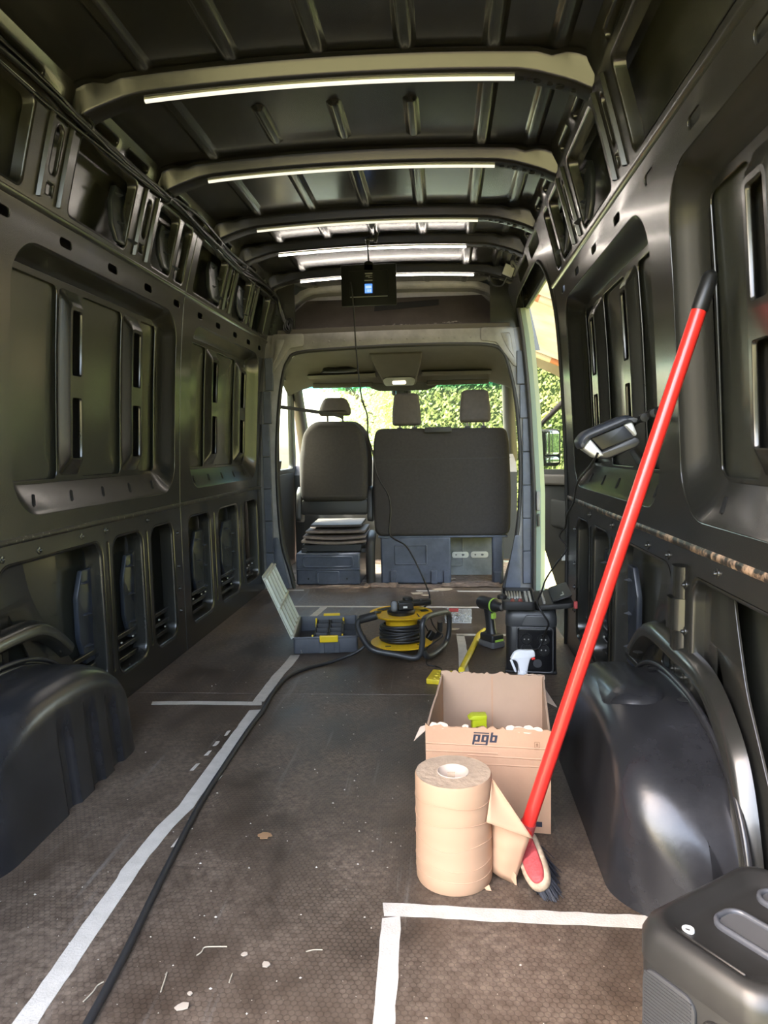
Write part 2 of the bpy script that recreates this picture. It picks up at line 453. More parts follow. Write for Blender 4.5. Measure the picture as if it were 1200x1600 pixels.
def pad(side, wall, y0, y1, z0, z1, d, nf=3):
    """ribbed plastic pad clipped behind an opening; its bulging edge faces the rear"""
    w = y1 - y0; h = z1 - z0; zc = (z0 + z1) / 2
    out = [(y0 + .16 * w, z0), (y1, z0), (y1, z1), (y0 + .16 * w, z1), (y0, z1 - .28 * h), (y0, z0 + .28 * h)]
    fn = lambda u, v, q: (side * (prof(zc) + d + q), u, v)
    m = MB(); m.plate(rpoly(out, .006, 2), (), .018, .004, fn=lambda u, v, q: fn(u, v, q + .004 + .25 * max(0, (y0 + .18 * w) - u)))
    o = m.build('vent_pad', 'pad_blue', wall, 30)
    for k in range(nf):
        for (ua, ub, off) in ((y0 + .02 * w, y0 + .22 * w, .5), (y1 - .45 * w, y1 - .02 * w, .12)):
            v = z0 + h * (k + off) / nf + .01
            if v > z1 - .01: continue
            MB().add(*(lambda a, b, v: ([(a, v, -.012), (a, v + .006, -.012), (b, v + .008, -.012), (b, v - .004, -.012), (a + .008, v + .003, -.022), (b - .002, v + .002, -.030)],
                       [(0, 1, 4), (1, 2, 5, 4), (2, 3, 5), (3, 0, 4, 5), (0, 3, 2, 1)]))(ua, ub, v)).build('fin', 'pad_blue', o, 20, fn=fn)
    return o

def wall(side, name):
    fn = wfn(side)
    yend = 4.60 if side < 0 else 3.29
    # outer skin
    m = MB(); ys = [Y0 + (6.0 - Y0) * i / 24 for i in range(25)]
    def skin_part(ya, yb, za, zb):
        zz = [za + (zb - za) * i / 30 for i in range(31)]
        m.loft([[(side * skinx(z), y, z) for z in zz] for y in (ya, yb)], closed=False)
    if side < 0:
        skin_part(Y0, 4.66, -.1, 1.5); skin_part(Y0, 4.98, 1.5, 2.06)
    else:
        skin_part(Y0, 3.29, -.1, 2.06); skin_part(3.29, 4.98, 1.775, 2.06); skin_part(4.62, 4.98, 1.5, 1.775)
    w = m.build(name, 'skin_black', None, 40, recalc=False)
    tag(w, 'black bare-metal %s side wall of the van with window recesses' % ('left' if side < 0 else 'right'), 'wall', kind='structure')
    panels = [(Y0, 3.138, OPEN_A, SLIT_A, UP_A, WIN[:2])]
    if side < 0: panels.append((3.143, 4.60, OPEN_B, SLIT_B, UP_B, WIN[2:]))
    else: panels[0] = (Y0, 3.27, OPEN_A, SLIT_A, UP_A, WIN[:2])
    for (ya, yb, ops, slits, ups, wins) in panels:
        holes = [rrect(a, b, .095, .612, .055, 6) for a, b in ops] + [rrect(a, b, .13, .60, .009, 4) for a, b in slits]
        nlip = len(holes)
        holes += [rrect(u0, u1, .735, 1.505, .13, 8) for u0, u1, _ in wins]
        holes += [stadium(y, 1.545, .072, .026) for y in SLOT_Y if ya + .05 < y < yb - .05]
        m = MB(); m.plate([(ya, .0), (yb, .0), (yb, 1.602), (ya, 1.602)], holes, .006, .0015)
        m.build('inner_panel', 'body_black', w, 30, cuts={1: ZC_MID}, fn=lambda u, v, q: fn(u, v, q + .0), nfn=wnorm(side))
        for r_ in holes[:nlip]:
            m = MB(); lip(m, r_, .055, .012); m.build('opening_lip', 'body_black', w, 50, fn=fn, recalc=False)
        for u0, u1, st in wins: window_recess(side, w, u0, u1, st)
        # upper frame with the roof rail
        holes = [rrect(a, b, 1.622, 1.858, .025, 4) for a, b in ups]
        for c in UP_SLOT:
            if ya < c < yb: holes += [stadium_v(c, 1.695, 1.835, .044), rrect(c - .020, c + .020, 1.642, 1.680, .003, 2)]
        m = MB(); m.plate([(ya, 1.604), (yb, 1.604), (yb, 1.875), (ya, 1.875)], holes, .006, .002)
        m.build('upper_panel', 'body_black', w, 30, cuts={1: ZC_UP}, fn=fn, nfn=wnorm(side))
        for r_ in holes:
            big_ = (max(p[0] for p in r_) - min(p[0] for p in r_)) > .06
            m = MB(); lip(m, r_, .03 if big_ else .008, .007 if big_ else .004)
            m.build('upper_lip', 'body_black', w, 50, cuts={1: ZC_UP}, fn=fn, recalc=False)
        # flanged edges of the slotted uprights
        for c in UP_SLOT:
            if not ya < c < yb: continue
            for sgn in (-1, 1):
                m = MB(); e = c + sgn * .052
                m.loft([[(e - .009, z, .002), (e - .004, z, -.014), (e + .004, z, -.014), (e + .009, z, .002)] for z in [1.625 + .23 * i / 8 for i in range(9)]], closed=False)
                m.build('upright_flange', 'body_black', w, 40, fn=fn, recalc=False)
    # belt crease with rubbed paint and rust
    for (ya, yb) in [(p[0], p[1]) for p in panels]:
        m = MB(); n = 90
        m.loft([[(y, .662, -.002), (y, .667, -.006), (y, .677, -.006), (y, .683, -.002)] for y in [ya + (yb - ya) * i / n for i in range(n + 1)]], closed=False)
        m.build('belt_crease', 'rust_edge' if side > 0 else 'dust_edge', w, 50, fn=fn, recalc=False)
        m = MB(); m.loft([[(y, 1.588, -.003), (y, 1.594, -.010), (y, 1.603, -.010), (y, 1.609, -.003)] for y in (ya, yb)], closed=False)
        m.build('waist_bead', 'body_black', w, 50, fn=fn, recalc=False)
    # roof rail: slanting strip under the roof edge with long lightening holes
    ye = 4.62
    rail_holes = []
    for a, b in ((.35, .62), (.75, 1.05), (1.15, 1.45), (1.62, 1.92), (2.2, 2.36), (2.42, 2.6), (2.84, 3.0), (3.08, 3.22), (3.45, 3.62), (3.9, 4.1), (4.2, 4.3)):
        rail_holes.append(rrect(a, b, 1.898, 1.932, .016, 4))
    m = MB(); m.plate([(Y0, 1.878), (ye, 1.878), (ye, 1.985), (Y0, 1.985)], rail_holes, .006, .002)
    m.build('roof_rail', 'body_black', w, 30, cuts={1: [1.9, 1.93, 1.96]}, fn=lambda u, v, q: (side * (.752 - (v - 1.875) * .55 + q), u, v))
    for r_ in rail_holes:
        m = MB(); lip(m, r_, .022, .007); m.build('rail_hole_lip', 'body_black', w, 50, fn=lambda u, v, q: (side * (.752 - (v - 1.875) * .55 + q), u, v), recalc=False)
    # set-back gusset web over the wheel arch
    web = rpoly([(1.16, .1), (1.30, .26), (1.42, .42), (1.47, .54), (1.50, .63), (1.95, .63), (1.985, .5), (2.05, .4), (2.2, .24), (2.32, .08), (2.32, -.02), (1.16, -.02)], .04, 4)
    tri = [rpoly([(1.875, .47), (1.965, .315), (1.86, .285)], .012, 3), rpoly([(1.575, .47), (1.485, .315), (1.59, .285)], .012, 3)]
    m = MB(); m.plate(web, tri, .006, .0015)
    m.build('gusset_web', 'body_black', w, 30, fn=lambda u, v, q: (side * (prof(.4) + .03 + q), u, v))
    # pressed channel over the wheel arch and its post
    pth = curve_pts([(2.12, .30), (2.03, .37), (1.93, .405), (1.73, .405), (1.56, .395), (1.45, .345), (1.37, .27), (1.31, .13), (1.28, 0)][::-1] and [(q[0], q[1], 0) for q in [(2.12, .30), (2.03, .37), (1.93, .405), (1.73, .405), (1.56, .395), (1.45, .345), (1.37, .27), (1.31, .13), (1.28, 0)]], 5)
    m = MB(); rings = []
    for i, p in enumerate(pth):
        a = Vector(pth[max(i - 1, 0)]); b = Vector(pth[min(i + 1, len(pth) - 1)]); t = (b - a).normalized(); nn = Vector((-t.y, t.x, 0))
        P = Vector(p)
        rings.append([(*(P + nn * o)[:2], d) for o, d in ((-.03, .012), (-.022, -.012), (-.012, -.022), (.012, -.022), (.022, -.012), (.03, .012))])
    m.loft(rings, closed=False)
    m.build('arch_channel', 'body_black', w, 45, fn=fn, recalc=False); m = MB()
    for (za, zb, ex) in ((.40, .475, 0), (.47, .545, .010), (.54, .62, 0)):
        m.loft([[(1.725 + o, z, d - ex) for o, d in ((-.036, .01), (-.028, -.012), (-.016, -.02), (.016, -.02), (.028, -.012), (.036, .01))] for z in (za, za + .012, zb - .012, zb)], closed=False)
    m.build('arch_post', 'body_black', w, 45, fn=fn, recalc=False)
    # bolts
    m = MB()
    for (y, z) in [(1.69, .58), (1.69, .47), (1.69, .36), (1.76, .58), (1.76, .36), (2.0, .63), (2.25, .64), (2.42, .64), (2.78, .64), (1.5, .64), (1.82, .63), (1.45, .28), (2.08, .31), (3.09, .55), (3.09, .4), (3.09, .3), (3.09, .2)]:
        m.lathe([(.0001, -.012), (.004, -.011), (.005, -.006), (.011, -.005), (.012, .0)], 10, (side * (prof(z)), y, z), 'x') if side > 0 else m.lathe([(.0001, .012), (.004, .011), (.005, .006), (.011, .005), (.012, .0)], 10, (side * (prof(z)), y, z), 'x')
    m.build('bolt', 'body_black', w, 40)['kind'] = 'stuff'
    # rails and pads behind the lower openings
    for z in (.12, .165, .21):
        bx('sill_rail', 'body_black', w, *sorted((side * (prof(z) + .035), side * (prof(z) + .06))), 2.2, yend - .02, z, z + .018, .003)
    m = MB()
    for y in (2.52, 2.62, 2.88, 2.97, 3.3, 3.42, 3.48, 3.76, 3.86, 3.95, 4.22, 4.3, 4.38):
        if y < yend - .1:
            xc = side * (prof(.2) + .028); m.box(xc - .003, xc + .003, y, y + .010, .152, .158) if int(y * 100) % 2 else m.box(xc - .003, xc + .003, y + .03, y + .039, .196, .202)
    m.build('rail_clip', 'sticker_white', w, bevel=.002)['kind'] = 'stuff'
    pads = [(2.29, 2.46, .19, .515, .045), (2.64, 2.80, .19, .515, .045)]
    if side < 0: pads += [(3.42, 3.60, .20, .515, .045), (3.88, 4.10, .20, .515, .045)]
    for a in pads: pad(side, w, *a)
    ups = [(2.45, 2.585, 1.64, 1.83, .028), (2.86, 3.0, 1.65, 1.82, .028)]
    if side < 0: ups += [(3.47, 3.60, 1.65, 1.83, .028), (3.95, 4.09, 1.65, 1.82, .028)]
    for a in ups: pad(side, w, *a, nf=2)
    return w

def stadium_v(c, z0, z1, wd): return rrect(c - wd / 2, c + wd / 2, z0, z1, wd / 2 - .0005, 5)
wall_l = wall(-1, 'wall_left')
wall_r = wall(1, 'wall_right')
bx('sticker', 'sticker_white', wall_r, .846, .8455 + .0205, 3.276, 3.2765, .385, .41)

# right wall ahead of the C pillar: the sliding door opening
fnr = wfn(1)
m = MB(); holes = [rrect(3.30, 3.6, 1.80, 1.86, .02, 3), rrect(3.7, 4.1, 1.80, 1.86, .02, 3)]
m.plate(rpoly([(3.26, 1.60), (3.30, 1.60), (3.34, 1.70), (3.42, 1.755), (3.55, 1.775), (4.35, 1.775), (4.62, 1.74), (4.62, 1.88), (3.26, 1.88)], .02, 3), holes, .006, .002)
m.build('door_header_panel', 'body_black', wall_r, 30, cuts={1: ZC_UP}, fn=fnr, nfn=wnorm(1))
# jamb return of the C pillar
m = MB()
zz = [0, .1, .3, .6, .9, 1.2, 1.45, 1.6, 1.68, 1.73, 1.755]
yy = [3.27, 3.27, 3.27, 3.27, 3.27, 3.27, 3.272, 3.30, 3.335, 3.39, 3.45]
m.loft([[(prof(z) - .004, y - .012, z), (prof(z) - .004, y + .004, z), (prof(z) + .012, y + .014, z), (prof(z) + .045, y + .016, z), (prof(z) + .05, y + .03, z), (skinx(z) + .005, y + .03, z)] for z, y in zip(zz, yy)], closed=False)
m.build('pillar_jamb', 'body_black', wall_r, 40, recalc=False)
m = MB(); m.tube(curve_pts([(prof(z) - .004, y + .008, z) for z, y in zip(zz, yy)], 4), .009, 8)
m.build('door_seal', 'rubber', wall_r, 50)
m = MB(); m.tube([(skinx(1.77) - .01, y, 1.765) for y in (3.45, 4.0, 4.45, 4.6)], .02, 8); m.build('door_track', 'body_black', wall_r)
m = MB(); m.box(.86, .99, 3.3, 4.62, -.06, -.012); m.build('door_sill', 'body_black', wall_r, bevel=.006)

# --- roof
def roof_z(x): return 1.992 - .030 * (x / .7) ** 2 - .06 * max(0, abs(x) - .68) / .18
roof = MB(); xs = [-.86 + 1.72 * i / 40 for i in range(41)]
roof.loft([[(x, y, roof_z(x)) for x in xs] for y in (Y0, 1.2, 2.1, 2.9, 3.7, 4.3, 4.95)], closed=False)
ceiling = roof.build('ceiling', 'roof_black', None, 50, recalc=False); tag(ceiling, 'black painted metal van roof seen from inside', 'ceiling', kind='structure')
BOWS = [1.49, 2.115, 2.74, 3.375, 3.80, 4.40]
bays = [(.9, 1.42), (1.56, 2.05), (2.18, 2.67), (2.80, 3.31), (3.44, 3.74), (3.86, 4.34), (4.46, 4.78)]
def roof_rib(x, ya, yb, w=.05):
    rings = []
    for ins, dz in ((-.006, .001), (0, -.001), (.007, -.008), (.013, -.012), (.020, -.0125)):
        rings.append([(p[0], p[1], roof_z(p[0]) + dz) for p in rrect(x - w / 2 + ins, x + w / 2 - ins, ya + ins, yb - ins, w / 2 - ins - .0005, 5)])
    MB().loft(rings, cap1=True).build('roof_rib', 'roof_black', ceiling, 60, recalc=False)
for bi, (ya, yb) in enumerate(bays):
    for k, x in enumerate((-.735, -.50, -.252, -.012, .228, .462, .635, .735)):
        if bi == 2 and k in (2, 3, 4): roof_rib(x, 2.31, 2.59, .045)
        elif bi == 5 and k in (2, 3, 4): roof_rib(x, 3.84, 4.02, .045)
        else: roof_rib(x, ya, yb, .034 if k in (0, 7) else .055)
def bow_bottom(x):
    t = max(0, min(1, (abs(x) - .53) / .19)); t = t * t * (3 - 2 * t)
    return roof_z(x) - .046 - .030 * t
bow_x = [-.735, -.72, -.69, -.66, -.62, -.58, -.53] + [-.45 + .9 * i / 12 for i in range(13)] + [.53, .58, .62, .66, .69, .72, .735]
for by in BOWS:
    m = MB(); rings = []
    for x in bow_x:
        e = min(1, (.74 - abs(x)) / .02 + .3)
        zr = roof_z(x); zb = bow_bottom(x)
        notch = .010 if .60 < abs(x) < .66 else 0
        rings.append([(x, by - .075, zr - .004 - notch), (x, by - .056, zr - .007 - notch), (x, by - .050, zr - .014 - notch), (x, by - .040, zb + .010), (x, by - .035, zb + .003), (x, by - .027, zb), (x, by + .03, zb), (x, by + .04, zb + .008), (x, by + .05, zr - .01), (x, by + .075, zr - .004)])
    m.loft(rings, closed=False, cap0=True, cap1=True)
    b = m.build('roof_bow', 'roof_black', ceiling, 35, recalc=False)
    m = MB()
    for i, (x, r) in enumerate(((.545, .008), (.57, .006), (.592, .010), (.625, .007), (.655, .012), (.69, .007))):
        z = bow_bottom(x) - .0008
        vs = [(x + r * 1.4 * math.cos(2 * PI * k / 12), by + .005 + r * math.sin(2 * PI * k / 12), z) for k in range(12)]
        m.add(vs + [(a, c, d - .0012) for a, c, d in vs], [tuple(range(12, 24))] + [(k, (k + 1) % 12, 12 + (k + 1) % 12, 12 + k) for k in range(12)])
    m.build('bow_hole', 'hole_dark', b, 30)['kind'] = 'stuff'

# front of the high roof: header, board and grey crossmember over the cab opening
hd = MB(); rings = []
for x in [-.70 + 1.40 * i / 16 for i in range(17)]:
    z = 1.945 - .02 * (x / .7) ** 2 - max(0, abs(x) - .58) * .75
    rings.append([(x, 4.80, z + .05), (x, 4.80, z + .012), (x, 4.81, z), (x, 4.90, z - .004), (x, 4.90, z - .05)])
hd.loft(rings, closed=False)
front = hd.build('trim_2', 'grey_steel', None, 40, recalc=False); tag(front, 'grey front roof header above the cab board', 'trim', kind='structure')
mat('board_brown', (.028, .022, .018), .55, col2=(.05, .042, .036), vscale=5, bump=.1)
mat('board_scuff', (.03, .024, .02), .6, col2=(.5, .47, .42), vscale=26, thr=(.52, .7), stretch=(1, 1, 3))
mat('ledge_fabric', (.06, .052, .045), .8, bump=.15, bscale=200)
def bfn(u, v, w): return (u, 4.64 + (v - 1.665) * .95 + w, v)
m = MB(); m.plate([(-.69, 1.66), (.71, 1.66), (.66, 1.80), (.58, 1.90), (-.58, 1.90), (-.66, 1.80)], (), .012, 0, fn=bfn)
m.build('cab_roof_board', 'board_brown', front, 30)
m = MB(); m.plate([(-.12, 1.855), (.30, 1.875), (.30, 1.83), (-.12, 1.80)], (), .004, 0, fn=lambda u, v, w: bfn(u, v, w - .009)); m.build('board_cutout', 'hole_dark', front)
m = MB(); m.plate(rpoly([(-.50, 1.676), (-.46, 1.69), (-.1, 1.684), (.0, 1.70), (.2, 1.69), (.42, 1.705), (.45, 1.69), (.2, 1.676)], .01, 2), (), .002, 0, fn=lambda u, v, w: bfn(u, v, w - .008)); m.build('scuff_mark', 'board_scuff', front)
m = MB()
m.loft([[(x, 4.60, 1.625 - .012 * (x / .7) ** 2), (x, 4.595, 1.635 - .012 * (x / .7) ** 2), (x, 4.60, 1.68 - .01 * (x / .7) ** 2), (x, 4.66, 1.69)] for x in [-.73 + 1.47 * i / 10 for i in range(11)]], closed=False)
m.build('ledge_cover', 'ledge_fabric', front, 50, recalc=False)
# crossmember with the cab opening
hole = [(-.67, -.02), (-.70, .12), (-.745, .3), (-.762, .6), (-.76, .9), (-.735, 1.2), (-.70, 1.40), (-.665, 1.48), (-.60, 1.527), (-.3, 1.545), (0, 1.552), (.3, 1.552), (.60, 1.54), (.69, 1.50), (.73, 1.41), (.775, 1.2), (.80, .9), (.80, .6), (.775, .3), (.725, .12), (.69, -.02)]
outer = [(-.94, -.02), (-.94, .6), (-.91, 1.2), (-.82, 1.66), (.84, 1.66), (.87, 1.3), (.91, .6), (.92, -.02)]
m = MB(); m.plate(outer[::1] , [], .004, 0)
m = MB()
# one sheet between the outline and the opening (left jamb, head, right jamb)
sheet = [(-.94, -.02), (-.94, .6), (-.91, 1.2), (-.82, 1.64), (-.5, 1.645), (0, 1.65), (.5, 1.645), (.80, 1.64), (.86, 1.3), (.905, .6), (.915, -.02)] + hole[::-1]
m.plate(sheet, (), .02, .003, fn=lambda u, v, w: (u, 4.605 + w, v))
m.build('cab_opening_frame', 'grey_steel', front, 30)
m = MB(); m.tube(curve_pts([(x, 4.60, z) for x, z in hole], 4), .013, 8); m.build('opening_seal', 'rubber', front, 60)
# second, inner seal loops of the doors
for sgn, xs_ in ((-1, [(-.715, .02), (-.775, .3), (-.80, .7), (-.79, 1.1), (-.74, 1.45)]), (1, [(.735, .02), (.80, .3), (.84, .7), (.83, 1.1), (.775, 1.45)])):
    m = MB(); m.tube(curve_pts([(x, 4.72, z) for x, z in xs_], 5), .028, 8); m.build('pillar_trim', 'rubber', front, 60)
# gussets at the upper corners
for sgn in (-1, 1):
    g = rpoly([(.56, 1.645), (.76, 1.645), (.80, 1.40), (.765, 1.40), (.70, 1.49), (.655, 1.555), (.56, 1.565)], .015, 3)
    gi = rpoly([(.68, 1.61), (.74, 1.61), (.765, 1.45), (.715, 1.53)], .012, 3)
    m = MB(); m.plate(g, (), .008, .003, fn=lambda u, v, w: (sgn * u, 4.588 + w, v)); go = m.build('corner_gusset', 'grey_steel', front, 30)
    m = MB(); m.plate(gi, (), .006, .003, fn=lambda u, v, w: (sgn * u, 4.583 + w, v)); m.build('gusset_emboss', 'grey_steel', go, 30)
# rivets along the crossmember
m = MB()
for i in range(13):
    x = -.6 + 1.2 * i / 12
    m.lathe([(.0001, -.004), (.006, -.003), (.007, 0)], 8, (x, 4.595, 1.595 - .006 * (x / .6) ** 2), 'y')
m.build('rivet', 'grey_steel', front, 50)['kind'] = 'stuff'
# stepped B pillar ladders on both sides
for sgn, x0, x1 in ((-1, -.80, -.85), (1, .815, .865)):
    col = []
    for i in range(7):
        z0 = .03 + i * .21; z1 = z0 + .206
        dx = -sgn * max(0, (z0 - .9)) * .09
        bx('pillar_step', 'slate_paint', front, *sorted((x0 + dx, x1 + dx)), 4.575 + .004 * (i % 2), 4.60, z0, z1, .003)
for sgn in (-1, 1):
    m = MB(); m.plate(rpoly([(.70, .0), (.80, .0), (.80, .34), (.765, .34)], .01, 2), (), .008, .002, fn=lambda u, v, w: (sgn * u, 4.585 + w, v)); m.build('pillar_foot', 'slate_paint', front, 30)
# painted outside edge of the right B pillar seen through the door opening
m = MB()
zz = [-.05, .3, .6, .9, 1.2, 1.45, 1.6, 1.75]
m.loft([[(skinx(z) * .985 - .055, 4.56, z), (skinx(z) * .985 - .02, 4.55, z), (skinx(z) * .985 + .01, 4.58, z), (skinx(z) * .985 + .012, 4.66, z)] for z in zz], closed=False)
m.build('painted_jamb', 'green_body', front, 30, recalc=False)
m = MB(); m.tube(curve_pts([(skinx(z) * .985 - .06, 4.555, z) for z in zz], 4), .012, 8); m.build('jamb_seal', 'rubber', front, 60)
bx('door_striker', 'grey_steel', front, .895, .915, 4.53, 4.55, .50, .62, .004)
bx('door_striker', 'cable_black', front, .90, .915, 4.535, 4.55, .40, .48, .003)

# closing plates between the wall panels and the cab
for sgn in (-1, 1):
    m = MB(); m.plate([(.72, 1.50), (.93, 1.50), (.86, 1.80), (.80, 2.03), (.62, 2.03), (.62, 1.66), (.74, 1.64)], (), .006, 0, fn=lambda u, v, w: (sgn * u, 4.635 + w, v)); m.build('closing_panel', 'body_black', front, 30)

# ------------------------------------------------------------------ cab: headliner, windows, dash, doors
mat('seat_fabric', (.027, .0225, .0195), .85, var=.15, vscale=60, bump=.25, bscale=500)
mat('seat_fabric_light', (.070, .058, .051), .75, var=.12, vscale=25, bump=.15, bscale=400)
mat('cushion_pale', (.16, .125, .105), .8, var=.2, vscale=20)
mat('cab_plastic', (.022, .021, .020), .5)
mat('headliner', (.042, .037, .033), .85, var=.1, bump=.05, bscale=300)
mat('panel_grey', (.20, .21, .215), .5, var=.15, vscale=14)
mat('door_black', (.005, .005, .005), .6, spec=.2)
mat('door_trim', (.035, .030, .026), .6, spec=.2)
mat('dome_lens', (.9, .85, .75), .3, emit=(1, .86, .62), estr=.5)
mat('foil_white', (.7, .7, .68), .4)

def glass_mat(name, tint_z=None):
    m = bpy.data.materials.new(name); m.use_nodes = True; nt = m.node_tree; N = nt.nodes; L = nt.links
    out = N['Material Output']; N.remove(N['Principled BSDF'])
    tr = N.new('ShaderNodeBsdfTransparent'); gl = N.new('ShaderNodeBsdfGlossy'); gl.inputs['Roughness'].default_value = .02
    mx = N.new('ShaderNodeMixShader'); mx.inputs[0].default_value = .05
    L.new(tr.outputs[0], mx.inputs[1]); L.new(gl.outputs[0], mx.inputs[2]); L.new(mx.outputs[0], out.inputs[0])
    tr.inputs['Color'].default_value = (.86, .93, .90, 1)
    if tint_z:
        tc = N.new('ShaderNodeTexCoord'); sp = N.new('ShaderNodeSeparateXYZ'); L.new(tc.outputs['Object'], sp.inputs[0])
        mr = N.new('ShaderNodeMapRange'); L.new(sp.outputs['Z'], mr.inputs[0]); mr.inputs[1].default_value = tint_z[0]; mr.inputs[2].default_value = tint_z[1]
        cr = N.new('ShaderNodeValToRGB'); L.new(mr.outputs[0], cr.inputs[0])
        cr.color_ramp.elements[0].color = (.86, .95, .90, 1); cr.color_ramp.elements[1].color = (.05, .40, .46, 1)
        L.new(cr.outputs[0], tr.inputs['Color'])
    MATS[name] = m
glass_mat('windscreen_glass', (1.325, 1.385)); glass_mat('side_glass')

hl = MB(); rings = []
prof_h = [(4.615, 1.548), (4.75, 1.575), (4.95, 1.565), (5.15, 1.52), (5.32, 1.455), (5.45, 1.405), (5.50, 1.40), (5.56, 1.42)]
for y, z in curve_pts([(a, b, 0) for a, b in prof_h], 4) and [(p[0], p[1]) for p in curve_pts([(a, b, 0) for a, b in prof_h], 4)]:
    rings.append([(x, y, z - .05 * max(0, (abs(x) - .55) / .25) ** 2) for x in [-.86 + 1.72 * i / 20 for i in range(21)]])
hl.loft(rings, closed=False)
cab = hl.build('trim_3', 'headliner', None, 60, recalc=False); tag(cab, 'dark grey cab headliner with overhead shelf', 'headliner', kind='structure')
# centre console under the headliner
m = MB(); r0 = [(-.18, 5.0, 1.548), (.19, 5.0, 1.548), (.19, 5.0, 1.56), (-.18, 5.0, 1.56)]
m.loft([[(-.185, 4.98, 1.552), (.185, 4.98, 1.552), (.185, 4.98, 1.58), (-.185, 4.98, 1.58)], [(-.165, 5.15, 1.49), (.165, 5.15, 1.49), (.17, 5.15, 1.54), (-.17, 5.15, 1.54)], [(-.125, 5.36, 1.40), (.125, 5.36, 1.40), (.14, 5.36, 1.46), (-.14, 5.36, 1.46)], [(-.12, 5.44, 1.375), (.12, 5.44, 1.375), (.13, 5.46, 1.42), (-.13, 5.46, 1.42)]], cap0=True, cap1=True)
cons = m.build('overhead_console', 'headliner', cab, 60, bevel=.012, bseg=3)
m = MB(); m.plate(rpoly([(-.105, 1.372), (.105, 1.372), (.12, 1.41), (.09, 1.425), (-.09, 1.425), (-.12, 1.41)], .012, 3), (), .02, .004, fn=lambda u, v, w: (u, 5.335 + w - (v - 1.4) * 1.4, v - .004)); m.build('lamp_housing', 'panel_grey', cons, 40)
m = MB(); m.plate(rrect(-.05, .05, 1.380, 1.402, .008, 3), (), .01, .002, fn=lambda u, v, w: (u, 5.322 + w - (v - 1.4) * 1.4, v - .004)); m.build('lamp_lens', 'dome_lens', cons, 40)
for sgn in (-1, 1):
    m = MB(); m.loft([[(sgn * (.17 + t * .5), 5.28, 1.462 - .005 * t), (sgn * (.17 + t * .5), 5.26, 1.452 - .005 * t), (sgn * (.17 + t * .5), 5.28, 1.437), (sgn * (.17 + t * .5), 5.34, 1.43), (sgn * (.17 + t * .5), 5.36, 1.45)] for t in (0, .05, .5, .95, 1)], cap0=True, cap1=True)
    m.build('shelf_lip', 'headliner', cab, 50)
    v = MB(); v.box(*sorted((sgn * .20, sgn * .66)), 5.40, 5.43, 1.368, 1.404)
    o = v.build('sun_visor', 'headliner', None, bevel=.010, bseg=3)
    tag(o, 'dark folded sun visor on the %s side over the windscreen' % ('driver left' if sgn < 0 else 'passenger right'), 'sun visor', 'sun visors')
# cloth lump on the shelf
m = MB(); n = 10
pts = []
for j in range(6):
    for i in range(n):
        a = 2 * PI * i / n; r = (1 - (j / 5) ** 2) ** .5 + .02
        pts.append((-.44 + .125 * r * math.cos(a) * (1 + .2 * math.sin(3 * a + j)), 5.22 + .03 * r * math.sin(a), 1.462 + .045 * j / 5 * (1 + .25 * math.cos(2 * a))))
m.add(pts, [(j * n + i, j * n + (i + 1) % n, (j + 1) * n + (i + 1) % n, (j + 1) * n + i) for j in range(5) for i in range(n)] + [tuple(range(n))])
tag(m.build('folded_cloth', 'cable_black', None, 70), 'crumpled dark cloth lying on the overhead shelf', 'cloth')

# windscreen
WT, WB = (5.55, 1.425), (6.55, .80)
m = MB()
m.loft([[((-.80 - .12 * t) + (1.60 + .24 * t) * i / 12, WT[0] + (WB[0] - WT[0]) * t - .10 * (abs(i - 6) / 6) ** 2, WT[1] + (WB[1] - WT[1]) * t) for i in range(13)] for t in [k / 12 for k in range(13)]], closed=False)
ws = m.build('window_1', 'windscreen_glass', None, 60, recalc=False); tag(ws, 'windscreen with a teal shade band along the top', 'windscreen', kind='structure')
for sgn in (-1, 1):
    m = MB(); m.tube([(sgn * .80, 5.44, 1.44), (sgn * .845, 5.85, 1.16), (sgn * .92, 6.45, .80)], [.045, .05, .055], 10); m.build('windscreen_pillar', 'cab_plastic', ws, 60)
m = MB(); m.box(-.075, .075, 5.56, 5.62, 1.31, 1.395); m.build('sensor_housing', 'cab_plastic', ws, bevel=.02, bseg=3)
m = MB(); m.plate(rpoly([(-.26, 1.41), (.30, 1.41), (.27, 1.37), (.20, 1.345), (-.16, 1.345), (-.23, 1.37)], .02, 3), (), .01, .003, fn=lambda u, v, w: (u, 5.50 + w, v - .005)); m.build('mirror_back', 'cab_plastic', ws, 40)
m = MB(); m.box(-.04, .035, 5.52, 5.55, 1.10, 1.36); m.build('centre_strut', 'cab_plastic', ws, bevel=.01)
d = MB(); d.loft([[(x, 5.78, .0), (x, 5.78, .70), (x, 5.85, .80 + .03 * math.cos(x * 4)), (x, 6.1, .84), (x, 6.5, .80), (x, 6.6, .5), (x, 6.6, 0)] for x in [-.9 + 1.8 * i / 12 for i in range(13)]], closed=False)
dash = d.build('trim_4', 'cab_plastic', None, 40, recalc=False); tag(dash, 'black dashboard under the windscreen', 'dashboard', kind='structure')
# outer shell over and in front of the cab keeps daylight out of the headliner
m = MB(); m.loft([[(x, 4.9, 1.99), (x, 5.2, 1.80), (x, 5.57, 1.455)] for x in (-.86, 0, .86)], closed=False); m.build('roof_nose', 'green_body', ceiling, 60, recalc=False)
for sgn in (-1, 1):
    m = MB(); m.add([(sgn * .86, 4.6, 1.5), (sgn * .80, 4.6, 2.0), (sgn * .80, 4.95, 1.98), (sgn * .86, 5.57, 1.45)], [(0, 1, 2, 3)]); m.build('roof_cheek', 'green_body', ceiling, recalc=False)
m = MB(); m.box(-.95, .95, 6.62, 7.1, -.4, .78); m.build('bonnet', 'green_body', dash, bevel=.1, bseg=4)

